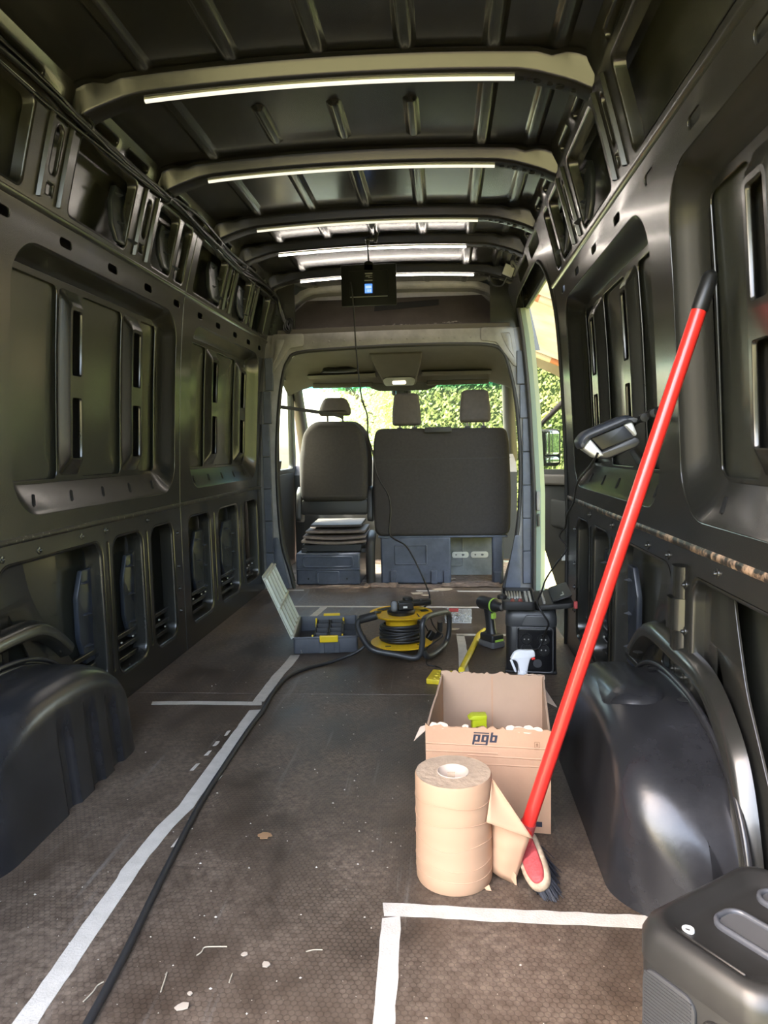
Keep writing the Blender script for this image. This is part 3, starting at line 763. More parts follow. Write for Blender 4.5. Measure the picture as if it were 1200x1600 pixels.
# driver's door (closed, left)
door_l = bx('door_2', 'cab_plastic', None, -.955, -.905, 4.66, 5.86, -.12, .74, .02); tag(door_l, 'closed driver door on the left of the cab', 'door', kind='structure')
m = MB(); m.plate(rpoly([(4.68, .72), (5.86, .72), (5.86, .82), (5.50, 1.46), (4.72, 1.50)], .05, 4), [rpoly([(4.74, .76), (5.78, .76), (5.46, 1.40), (4.78, 1.44)], .06, 4)], .04, .008, fn=lambda u, v, w: (-.925 + w + (v - .72) * .11, u, v)); m.build('window_frame', 'cab_plastic', door_l, 40)
m = MB(); m.plate(rpoly([(4.74, .76), (5.78, .76), (5.46, 1.40), (4.78, 1.44)], .06, 4), (), .004, 0, fn=lambda u, v, w: (-.925 + w + (v - .72) * .11, u, v)); m.build('pane', 'side_glass', door_l, 40)
m = MB(); m.tube(curve_pts([(-.80, 4.78, .84), (-.84, 4.80, .6), (-.82, 4.79, .35), (-.74, 4.74, .1)], 6), .03, 8); m.build('belt_pillar_cover', 'cab_plastic', door_l, 60)
# passenger door (open)
Hx, Hy, dx_, dy_ = 1.0, 5.75, .82, -.572
def dfn(s, z, w): return (Hx + dx_ * s - dy_ * w, Hy + dy_ * s + dx_ * w, z)
o_out = rpoly([(.02, 1.02), (.02, .45), (.09, .22), (.16, .02), (.24, -.2), (.34, -.35), (1.05, -.35), (1.12, .6), (1.08, 1.3), (1.0, 1.47), (.52, 1.47)], .05, 4)
o_in = rpoly([(.08, .72), (1.02, .72), (1.0, 1.28), (.93, 1.42), (.535, 1.42), (.08, 1.035)], .03, 3)
m = MB(); m.plate(o_out, [o_in], .04, .008, fn=dfn); door_r = m.build('door_1', 'door_black', None, 40); tag(door_r, 'open passenger door swung out beyond the side opening', 'door', kind='structure')
m = MB(); m.plate(o_in, (), .004, 0, fn=dfn); m.build('pane', 'side_glass', door_r)
m = MB(); m.plate(rpoly([(.1, .60), (1.0, .60), (1.0, .68), (.1, .68)], .02, 3), (), .05, .015, fn=lambda s, z, w: dfn(s, z, w - .045)); m.build('arm_rest', 'door_trim', door_r, 40)
m = MB(); m.plate(rpoly([(.2, .28), (.9, .18), (.9, .38), (.2, .50)], .03, 3), (), .03, .01, fn=lambda s, z, w: dfn(s, z, w - .035)); m.build('door_pocket', 'door_black', door_r, 40)
m = MB(); m.plate(rrect(.03, .21, .735, 1.035, .04, 5), (), .07, .02, fn=lambda s, z, w: (1.05 + s * .98, 5.93 + w - s * .2, z)); mh = m.build('mirror_housing', 'door_black', door_r, 40)
mat('mirror_glass', (.9, .9, .9), .02, 1.0)
for z0, z1 in ((.825, 1.02), (.75, .812)):
    m = MB(); m.plate(rrect(.045, .195, z0, z1, .025, 4), (), .006, .002, fn=lambda s, z, w: (1.05 + s * .98, 5.893 + w - s * .2, z)); m.build('mirror_glass', 'mirror_glass', mh, 40)

# ------------------------------------------------------------------ seats
def cushion(name, m, parent, outline, y0, th, bev, fnx=None, sub=0):
    k = MB(); k.plate(outline, (), th, bev, fn=lambda u, v, w: (u, y0 + w + (fnx(u, v) if fnx else 0), v), bres=3)
    return k.build(name, m, parent, 60)
ds = empty('driver_seat', (-.43, 4.9, 0), 0, 'single dark fabric driver seat with headrest seen from behind', 'seat')
def off(o, root):
    o.location = -Vector(root.location); return o
def P(o, root):      # parent a part built in world coordinates
    o.parent = root; o.location = -Vector(root.location); return o
back = rpoly([(-.655, .555), (-.20, .555), (-.195, .85), (-.225, 1.02), (-.29, 1.095), (-.56, 1.10), (-.635, 1.03), (-.665, .86)], .05, 5)
P(cushion('backrest', 'seat_fabric', None, back, 4.87, .13, .04, lambda u, v: (v - .8) * .12 + .25 * (u + .43) ** 2), ds)
P(cushion('back_bolster', 'seat_fabric_light', None, rpoly([(-.685, .60), (-.185, .60), (-.175, .86), (-.21, 1.03), (-.28, 1.10), (-.57, 1.105), (-.65, 1.04), (-.69, .87)], .06, 5), 4.99, .12, .05, lambda u, v: (v - .8) * .12), ds)
hr = P(cushion('headrest', 'seat_fabric_light', None, rpoly([(-.535, 1.135), (-.31, 1.135), (-.315, 1.20), (-.345, 1.258), (-.49, 1.26), (-.525, 1.20)], .03, 5), 4.93, .10, .035), ds)
for x in (-.475, -.37):
    m = MB(); m.tube([(x, 4.93, 1.06), (x, 4.93, 1.15)], .007, 8); P(m.build('headrest_post', 'grey_steel', None), ds)
m = MB(); m.plate(rpoly([(-.66, .46), (-.20, .46), (-.19, .50), (-.205, .57), (-.65, .57), (-.67, .50)], .02, 3), (), .10, .015, fn=lambda u, v, w: (u, 4.88 + w, v)); P(m.build('back_lower_panel', 'cab_plastic', None, 40), ds)
for sgn, x in ((-1, -.675), (1, -.185)):
    m = MB(); m.plate(rpoly([(4.80, .42), (4.95, .40), (4.98, .60), (4.92, .66), (4.85, .62)], .03, 3), (), .035, .008, fn=lambda u, v, w: (x + w, u, v)); P(m.build('recliner_cover', 'cab_plastic', None, 40), ds)
for k, (z, x0, x1, y) in enumerate(((.265, -.655, -.21, 4.80), (.295, -.645, -.215, 4.81), (.325, -.63, -.22, 4.83), (.365, -.60, -.25, 4.86))):
    m = MB(); m.loft([[(x, y + .02 * math.cos((x + .43) * 7) - .02, z + dz - .02 * math.cos((x + .43) * 6.5) * (1 if k < 2 else .3) + .014) for dz, in ((0,), (.016,))] + [(x, y + .30, z + .04), (x, y + .30, z + .02)] for x in [x0 + (x1 - x0) * i / 10 for i in range(11)]], cap0=True, cap1=True)
    P(m.build('seat_cushion_layer', 'cushion_pale' if k < 3 else 'seat_fabric_light', None, 50, bevel=.003), ds)
for x in (-.64, -.23):
    m = MB(); m.box(x - .02, x + .02, 4.80, 5.25, .205, .235); P(m.build('seat_rail', 'cab_plastic', None, bevel=.004), ds)
m = MB(); m.box(-.655, -.245, 4.812, 5.2, .207, .262); P(m.build('seat_mechanism', 'cab_plastic', None, bevel=.008), ds)
m = MB(); m.box(-.695, -.255, 4.775, 5.2, -.012, .205); basebox = P(m.build('base_box', 'slate_paint', None, bevel=.010), ds)
def emboss(name, out, y, th, m_, root, inner=None):
    k = MB(); k.plate(out, [inner] if inner else (), th, min(.003, th * .4), fn=lambda u, v, w: (u, y + w, v)); return P(k.build(name, m_, None, 35), root)
emboss('base_rim', rrect(-.65, -.30, .105, .187, .018, 4), 4.773, .010, 'slate_paint', ds, rrect(-.638, -.312, .116, .176, .014, 4))
emboss('base_rim', rpoly([(-.555, 0), (-.395, 0), (-.395, .085), (-.555, .085)], .02, 3), 4.773, .010, 'slate_paint', ds, rpoly([(-.543, -.004), (-.407, -.004), (-.407, .073), (-.543, .073)], .014, 3))
m = MB(); m.box(-.692, -.258, 4.768, 4.778, .088, .098); P(m.build('base_fold', 'slate_paint', None, bevel=.003), ds)
for x in (-.61, -.345):
    m = MB(); m.lathe([(.006, -.001), (.006, .004)], 10, (x, 4.772, .03), 'y'); P(m.build('bolt_hole', 'hole_dark', None), ds)

bs = empty('bench_seat', (.3, 4.9, 0), 0, 'wide dark double passenger bench with two headrests seen from behind', 'seat')
bout = rpoly([(-.15, .315), (.755, .312), (.765, .60), (.755, .94), (.735, 1.03), (-.135, 1.04), (-.155, .94), (-.162, .6)], .06, 5)
P(cushion('backrest', 'seat_fabric', None, bout, 4.87, .10, .022, lambda u, v: (v - .7) * .08), bs)
P(cushion('back_cushion', 'seat_fabric', None, rpoly([(-.14, .40), (.745, .40), (.75, .94), (.73, 1.02), (-.13, 1.03), (-.15, .94)], .06, 5), 4.97, .13, .04, lambda u, v: (v - .7) * .08), bs)
m = MB(); m.box(-.155, .76, 4.829, 4.831, .828, .831); P(m.build('seam', 'cable_black', None), bs)
m = MB(); m.plate(rrect(.195, .375, 1.005, 1.042, .008, 3), (), .03, .005, fn=lambda u, v, w: (u, 4.835 + w, v)); P(m.build('top_latch', 'rubber', None, 40), bs)
for x0, x1 in ((-.025, .168), (.43, .637)):
    c = (x0 + x1) / 2; w = (x1 - x0) / 2
    dz = 0 if x0 < 0 else .012
    P(cushion('headrest', 'seat_fabric_light', None, rpoly([(c - w, 1.058 + dz), (c + w, 1.058 + dz), (c + w, 1.14 + dz), (c + w * .86, 1.262 + dz), (c + w * .6, 1.275 + dz), (c - w * .6, 1.275 + dz), (c - w * .86, 1.262 + dz), (c - w, 1.14 + dz)], .022, 4), 4.92, .09, .022), bs)
    for s_ in (-.5, .55):
        m = MB(); m.tube([(c + w * s_, 4.92, 1.0), (c + w * s_, 4.92, 1.075)], .007, 8); P(m.build('headrest_post', 'grey_steel', None), bs)
        m = MB(); m.box(c + w * s_ - .018, c + w * s_ + .018, 4.89, 4.94, 1.028, 1.046); P(m.build('post_guide', 'cab_plastic', None, bevel=.004), bs)
# bench base
m = MB(); m.box(-.115, .36, 4.80, 5.3, -.012, .308); P(m.build('base_box', 'slate_paint', None, bevel=.012), bs)
emboss('base_rim', rrect(-.02, .20, .12, .255, .008, 3), 4.797, .012, 'slate_paint', bs, rrect(-.012, .192, .128, .247, .006, 3))
for x in (-.03, .245, .33):
    m = MB(); m.box(x - .022, x + .022, 4.785, 4.80, -.012, .08); P(m.build('base_foot', 'slate_paint', None, bevel=.006), bs)
m = MB(); m.box(.635, .71, 4.80, 4.86, -.012, .308); P(m.build('base_leg', 'slate_paint', None, bevel=.010), bs)
m = MB(); m.box(.645, .70, 4.788, 4.80, -.012, .07); P(m.build('base_foot', 'slate_paint', None, bevel=.006), bs)
m = MB(); m.box(-.13, .74, 4.80, 5.25, .300, .315); P(m.build('base_top', 'slate_paint', None, bevel=.004), bs)
bp = bx('trim_5', 'panel_grey', None, .34, .66, 5.15, 5.17, -.02, .31, .004); tag(bp, 'pale grey metal bulkhead panel under the bench', 'panel', kind='structure')
emb = MB(); emb.plate(rrect(.36, .45, .05, .30, .008, 3), [rrect(.366, .444, .056, .294, .006, 3)], .012, .002, fn=lambda u, v, w: (u, 5.146 + w, v)); emb.build('panel_rib', 'panel_grey', bp)
for a, b in ((.37, .49), (.505, .63)):
    m = MB(); m.plate(rrect(a, b, .11, .155, .018, 4), [stadium((a + b) / 2 + .02, .132, .02, .014), stadium((a + b) / 2 - .03, .132, .012, .012)], .006, .002, fn=lambda u, v, w: (u, 5.143 + w, v)); m.build('slotted_bracket', 'foil_white', bp, 40)
m = MB(); m.tube(curve_pts([(-.185, 4.80, -.012), (-.185, 4.80, .2), (-.183, 4.82, .27), (-.185, 4.90, .30), (-.19, 5.0, .305)], 6), .032, 12)
tag(m.build('bent_pipe', 'rubber', None, 60), 'black bent pipe standing between driver seat and bench', 'pipe')
# seat belt from the pillar across to the driver headrest
m = MB(); pb = curve_pts([(-.80, 4.70, 1.20), (-.66, 4.74, 1.180), (-.50, 4.79, 1.155), (-.41, 4.81, 1.140), (-.35, 4.83, 1.118)], 6)
m.loft([[(p[0], p[1], p[2] - .012), (p[0], p[1] + .002, p[2] - .012), (p[0], p[1] + .002, p[2] + .012), (p[0], p[1], p[2] + .012)] for p in pb], cap0=True, cap1=True)
tag(m.build('seat_belt', 'rubber', None, 60), 'dark seat belt strap stretched from left pillar to driver headrest', 'seat belt')

# ------------------------------------------------------------------ outside: lawn, hedges, awning
mat('grass', (.13, .14, .05), .9, col2=(.24, .22, .11), vscale=5, bump=.6, bscale=40)
g = MB(); n = 20
g.add([(-30 + 60 * i / n, -30 + 60 * j / n, -.62) for j in range(n + 1) for i in range(n + 1)], [(j * (n + 1) + i, j * (n + 1) + i + 1, (j + 1) * (n + 1) + i + 1, (j + 1) * (n + 1) + i) for j in range(n) for i in range(n)])
gr = g.build('lawn', 'grass', None, recalc=False); tag(gr, 'sunlit yellow-green lawn around the van', 'lawn', kind='structure')
def leaf_mat(name, c1, c2):
    m = bpy.data.materials.new(name); m.use_nodes = True; nt = m.node_tree; N = nt.nodes; L = nt.links
    out = N['Material Output']; N.remove(N['Principled BSDF'])
    tc = N.new('ShaderNodeTexCoord'); no = N.new('ShaderNodeTexNoise'); no.inputs['Scale'].default_value = 6; no.inputs['Detail'].default_value = 4; L.new(tc.outputs['Object'], no.inputs['Vector'])
    cr = N.new('ShaderNodeValToRGB'); L.new(no.outputs['Fac'], cr.inputs[0]); cr.color_ramp.elements[0].color = (*c1, 1); cr.color_ramp.elements[1].color = (*c2, 1); cr.color_ramp.elements[0].position = .35; cr.color_ramp.elements[1].position = .68
    a = N.new('ShaderNodeBsdfDiffuse'); b = N.new('ShaderNodeBsdfTranslucent'); mx = N.new('ShaderNodeMixShader'); mx.inputs[0].default_value = .4
    L.new(cr.outputs[0], a.inputs[0]); L.new(cr.outputs[0], b.inputs[0]); L.new(a.outputs[0], mx.inputs[1]); L.new(b.outputs[0], mx.inputs[2]); L.new(mx.outputs[0], out.inputs[0])
    MATS[name] = m
leaf_mat('leaf_hedge', (.22, .28, .10), (.48, .52, .22)); leaf_mat('leaf_tree', (.30, .40, .16), (.55, .66, .34)); leaf_mat('leaf_red', (.35, .10, .05), (.55, .35, .12))
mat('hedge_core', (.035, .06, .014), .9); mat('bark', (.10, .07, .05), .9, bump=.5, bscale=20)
def leaves(m, pts, s):
    for p in pts:
        a = Vector((random.gauss(0, 1), random.gauss(0, 1), random.gauss(0, 1))).normalized(); b = a.orthogonal().normalized(); c = a.cross(b)
        q = s * (.6 + .8 * random.random()); P_ = Vector(p)
        m.add([P_ - b * q, P_ + c * q * .5, P_ + b * q, P_ - c * q * .5], [(0, 1, 2, 3)])
def hedge(name, x0, x1, y0, y1, h, nl, label, s=.09, lm='leaf_hedge', grp=None):
    root = empty(name, ((x0 + x1) / 2, (y0 + y1) / 2, -.62), 0, label, 'hedge', grp)
    m = MB(); nx = max(3, int((x1 - x0) / .5)); ny = max(3, int((y1 - y0) / .5))
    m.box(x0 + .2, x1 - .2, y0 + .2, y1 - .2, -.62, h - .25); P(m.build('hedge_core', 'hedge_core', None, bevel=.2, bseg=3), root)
    pts = []
    for _ in range(nl):
        f = random.random(); x = x0 + (x1 - x0) * random.random(); y = y0 + (y1 - y0) * random.random(); z = -.6 + (h + .6) * random.random()
        lx, ly = x1 - x0, y1 - y0; t = random.random() * (lx * .5 + 2 * (lx + ly) * 1.0)
        if t < lx * .5: z = h - .15 + random.gauss(0, .12)
        elif random.random() < lx / (lx + ly): y = (y0 if random.random() < .7 else y1) + random.gauss(0, .12)
        else: x = (x0 if random.random() < .6 else x1) + random.gauss(0, .12)
        pts.append((x, y, z))
    m = MB(); leaves(m, pts, s); lf = P(m.build('foliage', lm, None, recalc=False), root); lf['kind'] = 'stuff'
hedge('garden_hedge', -.6, 5.5, 10.6, 11.4, 3.2, 70000, 'tall clipped green hedge seen through windscreen and side opening', .034)
hedge('garden_hedge', 7.0, 8.0, -4, 10.2, 3.0, 9000, 'long green hedge running along the right of the lawn', .11)
hedge('garden_hedge', -8, 8, -9.5, -8.5, 2.6, 9000, 'unseen green hedge added behind the van for wall reflections', .12)  # out of view, added so the black metal picks up green reflections
hedge('flowering_shrub', -3.4, -2.2, 8.0, 9.0, 1.0, 2500, 'low reddish shrub outside the driver window', .08, 'leaf_red')
tr = empty('garden_tree', (-1.3, 15.0, -.62), 0, 'pale green leafy tree behind the hedge left of centre', 'tree')
m = MB(); m.tube([(-1.3, 15, -.62), (-1.25, 15, 1.0), (-1.1, 15, 2.2)], [.16, .13, .09], 8)
for a in range(5): m.tube([(-1.15, 15, 1.7), (-1.2 + 1.2 * math.cos(a * 1.3), 15 + .8 * math.sin(a * 1.3), 2.6)], [.06, .02], 6)
P(m.build('trunk', 'bark', None, 60), tr)
pts = []
for _ in range(16000):
    k = random.choice(((-1.1, 15, 2.4, 1.4), (-.1, 15, 1.7, 1.1), (-1.7, 15.2, 2.9, .8), (.1, 15.1, 3.2, 1.2), (-.9, 14.8, 1.2, 1.0)))
    dvec = Vector((random.gauss(0, 1), random.gauss(0, 1), random.gauss(0, 1))).normalized() * k[3] * random.random() ** .45
    pts.append((k[0] + dvec.x, k[1] + dvec.y, k[2] + dvec.z))
m = MB(); leaves(m, pts, .055); lf = P(m.build('foliage', 'leaf_tree', None, recalc=False), tr); lf['kind'] = 'stuff'
# awning
def canvas_mat():
    m = bpy.data.materials.new('canvas'); m.use_nodes = True; nt = m.node_tree; N = nt.nodes; L = nt.links
    out = N['Material Output']; N.remove(N['Principled BSDF'])
    tc = N.new('ShaderNodeTexCoord'); no = N.new('ShaderNodeTexNoise'); no.inputs['Scale'].default_value = 2.5; no.inputs['Detail'].default_value = 6; L.new(tc.outputs['Object'], no.inputs['Vector'])
    cr = N.new('ShaderNodeValToRGB'); L.new(no.outputs['Fac'], cr.inputs[0]); cr.color_ramp.elements[0].color = (.115, .095, .052, 1); cr.color_ramp.elements[1].color = (.15, .128, .078, 1); cr.color_ramp.elements[0].position = .35; cr.color_ramp.elements[1].position = .6
    a = N.new('ShaderNodeBsdfDiffuse'); b = N.new('ShaderNodeBsdfTranslucent'); mx = N.new('ShaderNodeMixShader'); mx.inputs[0].default_value = .5
    L.new(cr.outputs[0], a.inputs[0]); L.new(cr.outputs[0], b.inputs[0]); L.new(a.outputs[0], mx.inputs[1]); L.new(b.outputs[0], mx.inputs[2]); L.new(mx.outputs[0], out.inputs[0])
    MATS['canvas'] = m
canvas_mat(); mat('pole_wood', (.22, .08, .03), .6); mat('pole_white', (.30, .27, .19), .6)
aw = empty('awning', (2.6, 6.2, -.62), 0, 'cream canvas awning on poles beside the van', 'awning')
def awz(x, y): return 2.42 - .42 * (x - 1.0) - (y - 3.2) * .028 - .03 * math.sin((y - 3.2) * 2.1) ** 2
m = MB(); xs = [1.02 + 2.4 * i / 10 for i in range(11)]; ys = [3.2 + 6.2 * j / 24 for j in range(25)]
m.loft([[(x, y, awz(x, y)) for x in xs] for y in ys], closed=False)
m.loft([[(x, 9.4, awz(x, 9.4)) for x in xs], [(x, 9.42, awz(x, 9.4) - .14 - .03 * math.sin(x * 7)) for x in xs]], closed=False)
P(m.build('canvas', 'canvas', None, 60, recalc=False), aw)
for y, xm, first, second in ((6.5, 1.17, 'pole_wood', 'pole_white'), (8.9, 1.62, 'pole_white', 'pole_wood')):
    za = lambda x: 2.42 - .42 * (x - 1.0) - (y - 3.2) * .028 - .075
    m = MB(); m.tube([(.99, y, za(.99)), (xm, y, za(xm))], .034, 8); P(m.build('pole', first, None, 60), aw)
    m = MB(); m.tube([(xm, y, za(xm)), (3.4, y, za(3.4))], .034, 8); P(m.build('pole', second, None, 60), aw)
for x, y in ((3.38, 3.4), (3.38, 9.2)):
    m = MB(); m.tube([(x, y, -.62), (x, y, awz(x, y))], .03, 8); P(m.build('post', 'pole_white', None, 60), aw)

# ------------------------------------------------------------------ things fixed to the van
CAM = Vector((0.315, 0, 0.91))
def at(px, py, axis, val):
    """point of the place seen at a photo position, at a known distance along one axis"""
    d = RX * ((px - 600) / 1120) + DN * ((py - 800) / 1120) + FW
    t = (val - CAM[axis]) / d[axis]
    return CAM + d * t

# wheel arch covers
def arch(side):
    c = 1.71
    root = empty('wheel_arch_cover', (side * .76, c, 0), 0, 'black plastic wheel arch cover on the %s side, %s' % (('left', 'three shallow flutes on its face') if side < 0 else ('right', 'raised bulge on its top')), 'wheel arch', 'wheel arch covers')
    m = MB(); sec = []; NY = 110
    for k in range(NY + 1):
        y = c - .43 + .86 * k / NY; t = (y - c) / .43
        pe = 2.6 if t > 0 else 2.2
        top = max(.004, .333 * max(0, 1 - abs(t) ** pe) ** (1 / pe))
        tt = max(0, abs(t) - (.74 if t > 0 else .60)) / (.26 if t > 0 else .40)
        xin = .640 + (.06 if t > 0 else .15) * tt ** 2.2
        sm_ = lambda q: q / (1 + q ** 4) ** .25
        rc = .075 * sm_(top * .72 / .075) * sm_((.87 - xin) * .7 / .075)
        lean = .022 * min(1, top / .33)
        gy = 0
        if side < 0:
            for g0 in (1.70, 1.835, 1.955):
                q = abs(y - g0) / .030
                if q < 1: gy = max(gy, .014 * min(1, (1 - q) * 3))
        pts = [(.872, top), (.80, top), ((.80 + xin + lean + rc) / 2, top)]
        for a in range(9):
            an = PI / 2 * a / 8
            pts.append((xin + lean + rc - rc * math.sin(an), top - rc + rc * math.cos(an)))
        z1 = top - rc
        for q in (.92, .8, .6, .4, .2, .1, .04):
            g_ = gy * min(1, max(0, (.95 - q) * 8))
            pts.append((xin + lean * q + g_, z1 * q))
        pts.append((xin - .001 + gy, .0))
        sec.append([(side * a, y, b) for a, b in pts])
    m.loft(sec, closed=False)
    P(m.build('arch_shell', 'arch_plastic', None, 60, recalc=False), root)
    for i, (dx, r, gr) in enumerate(((.005, .009, .012), (.012, .007, .03))):
        m = MB(); pts = [(side * (.868 - dx), c + (.436 + gr - .012) * math.cos(PI * k / 40) * (1 if abs(math.cos(PI * k / 40)) > .999 else abs(math.cos(PI * k / 40)) ** (2 / 2.4 - 1)), (.333 + gr - .012) * math.sin(PI * k / 40) ** (2 / 2.4)) for k in range(41)]
        m.tube(pts, r, 8); P(m.build('flange_bead', 'arch_plastic', None, 60), root)
    if side > 0:
        def surf(x, y):
            t = (y - c) / .43; pe = 2.6 if t > 0 else 2.2
            top = .333 * max(0, 1 - abs(t) ** pe) ** (1 / pe); xc = .662 + .075
            return top if x > xc else top - .075 + max(0, .075 ** 2 - (xc - x) ** 2) ** .5
        m = MB(); rings = []
        for ins, dz in ((0, -.003), (.006, .006), (.014, .012), (.028, .015), (.045, .016), (.06, .016)):
            rings.append([(p[0], p[1], surf(p[0], p[1]) + dz) for p in rrect(.678 + ins, .822 - ins, 1.60 + ins, 2.02 - ins, .071 - ins, 8)])
        m.loft(rings, cap1=True); P(m.build('top_bulge', 'arch_plastic', None, 70, recalc=False), root)
        for y in (1.62, 1.85, 2.0):
            m = MB(); m.lathe([(.0001, .002), (.012, .0015), (.014, 0)], 12, (.848, y, .331), 'z'); P(m.build('cap_plug', 'hole_dark', None), root)
    return root
arch(-1); arch(1)

# light strips under the roof bows
mat('led_near', (.85, .82, .74), .4, emit=(1, .93, .80), estr=LED_NEAR)
mat('led_far', (.95, .93, .88), .4, emit=(1, .90, .80), estr=LED_FAR)
mat('alu', (.62, .61, .57), .35, .6)
names = ('nearest', 'second', 'third', 'fourth', 'farthest')
for i, (by, x0, x1) in enumerate(zip(BOWS[1:], (-.53, -.55, -.53, -.525, -.53), (.525, .515, .485, .445, .51))):
    r = empty('led_strip', (0, by + .03, 1.93), 0, '%s white light strip from the rear doors, fixed under a roof bow' % names[i], 'light strip', 'light strips under the roof bows')
    xs = [x0 + (x1 - x0) * k / 16 for k in range(17)]
    m = MB(); m.loft([[(x, by - .016, bow_bottom(x) - .0005), (x, by + .002, bow_bottom(x) - .0005), (x, by + .002, bow_bottom(x) - .006), (x, by - .016, bow_bottom(x) - .006)] for x in xs], cap0=True, cap1=True); P(m.build('channel', 'alu', None), r)
    m = MB(); m.loft([[(x, by - .015, bow_bottom(x) - .006), (x, by + .001, bow_bottom(x) - .006), (x, by - .001, bow_bottom(x) - .011), (x, by - .007, bow_bottom(x) - .013), (x, by - .013, bow_bottom(x) - .011)] for x in xs], cap0=True, cap1=True); P(m.build('diffuser', 'led_near' if i < 3 else 'led_far', None, 60), r)

# cable bundle along the left roof rail
cb = empty('cable_bundle', (-.74, 2.4, 1.87), 0, 'bundle of black cables running along the left roof rail', 'cable')
for k in range(6):
    pts = []
    for j in range(30):
        y = .5 + 4.05 * j / 29
        s_ = math.sin((y - 2.09) * 5.07 + .3)      # sags between the bows
        pts.append((-.716 + .010 * math.cos(k * 1.05 + y * 2.2 + k * k) + .008 * (k % 3 - 1) * .8 + .004 * math.sin(y * 9 + k), y, 1.868 - .016 * s_ * (1 if k % 2 else .3) + .011 * math.sin(k * 1.05 + y * 2.6) + .005 * (k - 3)))
    pts += [(-.70, 4.60, 1.80 - .01 * k), (-.68 + .008 * k, 4.615, 1.72 - .012 * k)]
    m = MB(); m.tube(curve_pts(pts, 3), .0062 if k % 2 else .005, 6); P(m.build('cable', 'cable_black', None, 60), cb)
for y in (2.12, 2.73, 3.35, 3.78, 4.4):
    m = MB(); m.lathe([(.020, -.006), (.024, -.006), (.024, .006), (.020, .006)], 12, (-.716, y, 1.868), 'y', cap=False); P(m.build('cable_tie', 'cable_black', None), cb)
m = MB()
for k in range(5):
    m.tube(curve_pts([(-.675 + .01 * k, 4.612, 1.74), (-.69 + .012 * k, 4.60, 1.68 + .01 * (k % 3)), (-.655 + .006 * k, 4.60, 1.65 + .008 * k), (-.64, 4.605, 1.70 + .01 * k), (-.665, 4.61, 1.74)], 5), .0045, 6)
P(m.build('cable_coil', 'cable_black', None, 60), cb)

# small lamp in the front right roof corner
lp = empty('corner_lamp', (.70, 4.32, 1.91), 0, 'small square white lamp on black bracket in front right roof corner', 'lamp')
m = MB(); m.plate(rrect(-.032, .032, -.03, .03, .006, 3), (), .03, .005, fn=lambda u, v, w: (.705 + u * .85 + v * .35, 4.28 + w + u * .2, 1.912 - u * .35 + v * .9)); P(m.build('lamp_face', 'sticker_white', None, 40), lp)
m = MB(); m.plate(rrect(-.042, .05, -.036, .036, .006, 3), (), .05, .005, fn=lambda u, v, w: (.712 + u * .85 + v * .35, 4.315 + w + u * .2, 1.914 - u * .35 + v * .9)); P(m.build('lamp_body', 'cab_plastic', None, 40), lp)
m = MB(); m.tube(curve_pts([(.70, 4.31, 1.89), (.67, 4.33, 1.84), (.62, 4.38, 1.86), (.60, 4.39, 1.92)], 5), .004, 6); P(m.build('wire', 'cable_black', None), lp)

# hanging black panel with a blue display
mat('panel_black', (.006, .006, .0055), .5, spec=.2); mat('display_blue', (.02, .08, .3), .3, emit=(.10, .32, 1.0), estr=.20); mat('print_grey', (.30, .30, .29), .6); mat('display_pale', (.1, .13, .2), .3, emit=(.50, .70, 1.0), estr=.17)
hp = empty('hanging_panel', (-.047, 3.68, 1.73), 0, 'flat black panel with small blue display hanging under the roof', 'panel')
PY = 3.68; s_ = PY / 3.7
m = MB(); m.plate(rrect(-.186, .093, 1.626, 1.829, .006, 3), (), .010, .002, fn=lambda u, v, w: (u, PY + w, v)); P(m.build('panel', 'panel_black', None, 40), hp)
m = MB(); m.plate(rrect(-.146, .052, 1.672, 1.80, .004, 3), [rrect(-.1445, .0505, 1.6735, 1.7985, .003, 3)], .006, .001, fn=lambda u, v, w: (u, PY - .006 + w, v)); P(m.build('panel_ridge', 'panel_black', None, 40), hp)
m = MB(); m.box(-.142, .048, PY - .0085, PY - .005, 1.668, 1.672); P(m.build('bottom_ridge', 'print_grey', None), hp)
m = MB(); m.plate(rrect(-.074, -.014, 1.682, 1.79, .004, 3), (), .010, .002, fn=lambda u, v, w: (u, PY - .006 + w, v)); P(m.build('label_strip', 'hole_dark', None, 40), hp)
m = MB(); m.plate(rrect(-.066, -.028, 1.686, 1.731, .002, 2), (), .004, 0, fn=lambda u, v, w: (u, PY - .0125 + w, v)); dsp = P(m.build('display', 'display_blue', None, 40), hp)
for (a, b, c, d) in ((-.062, -.032, 1.709, 1.722), (-.062, -.0585, 1.690, 1.704), (-.054, -.045, 1.690, 1.704), (-.042, -.033, 1.690, 1.704)):
    bxx = MB(); bxx.box(a, b, PY - .0155, PY - .0146, c, d); P(bxx.build('display_segment', 'display_pale', None), hp)
for (a, b, z, h) in ((-.064, -.026, 1.780, .005), (-.060, -.027, 1.772, .002), (-.062, -.040, 1.767, .002), (-.048, -.027, 1.762, .002), (-.067, -.026, 1.746, .005)):
    bxx = MB(); bxx.box(a, b, PY - .0125, PY - .0112, z, z + h); P(bxx.build('printed_line', 'print_grey', None), hp)
m = MB(); m.plate(rpoly([(-.068, 1.80), (-.022, 1.80), (-.022, 1.838), (-.036, 1.846), (-.054, 1.846), (-.068, 1.838)], .004, 2), (), .014, .002, fn=lambda u, v, w: (u, PY + .002 + w, v)); P(m.build('hanger_tab', 'panel_black', None, 40), hp)
m = MB(); m.tube([(-.045, PY, 1.845), (-.047, PY, 1.90), (-.048, PY, 1.925)], .0045, 8); m.tube([(-.048, PY, 1.925), (-.05, PY, 1.945)], .009, 8); P(m.build('arm', 'cable_black', None, 60), hp)
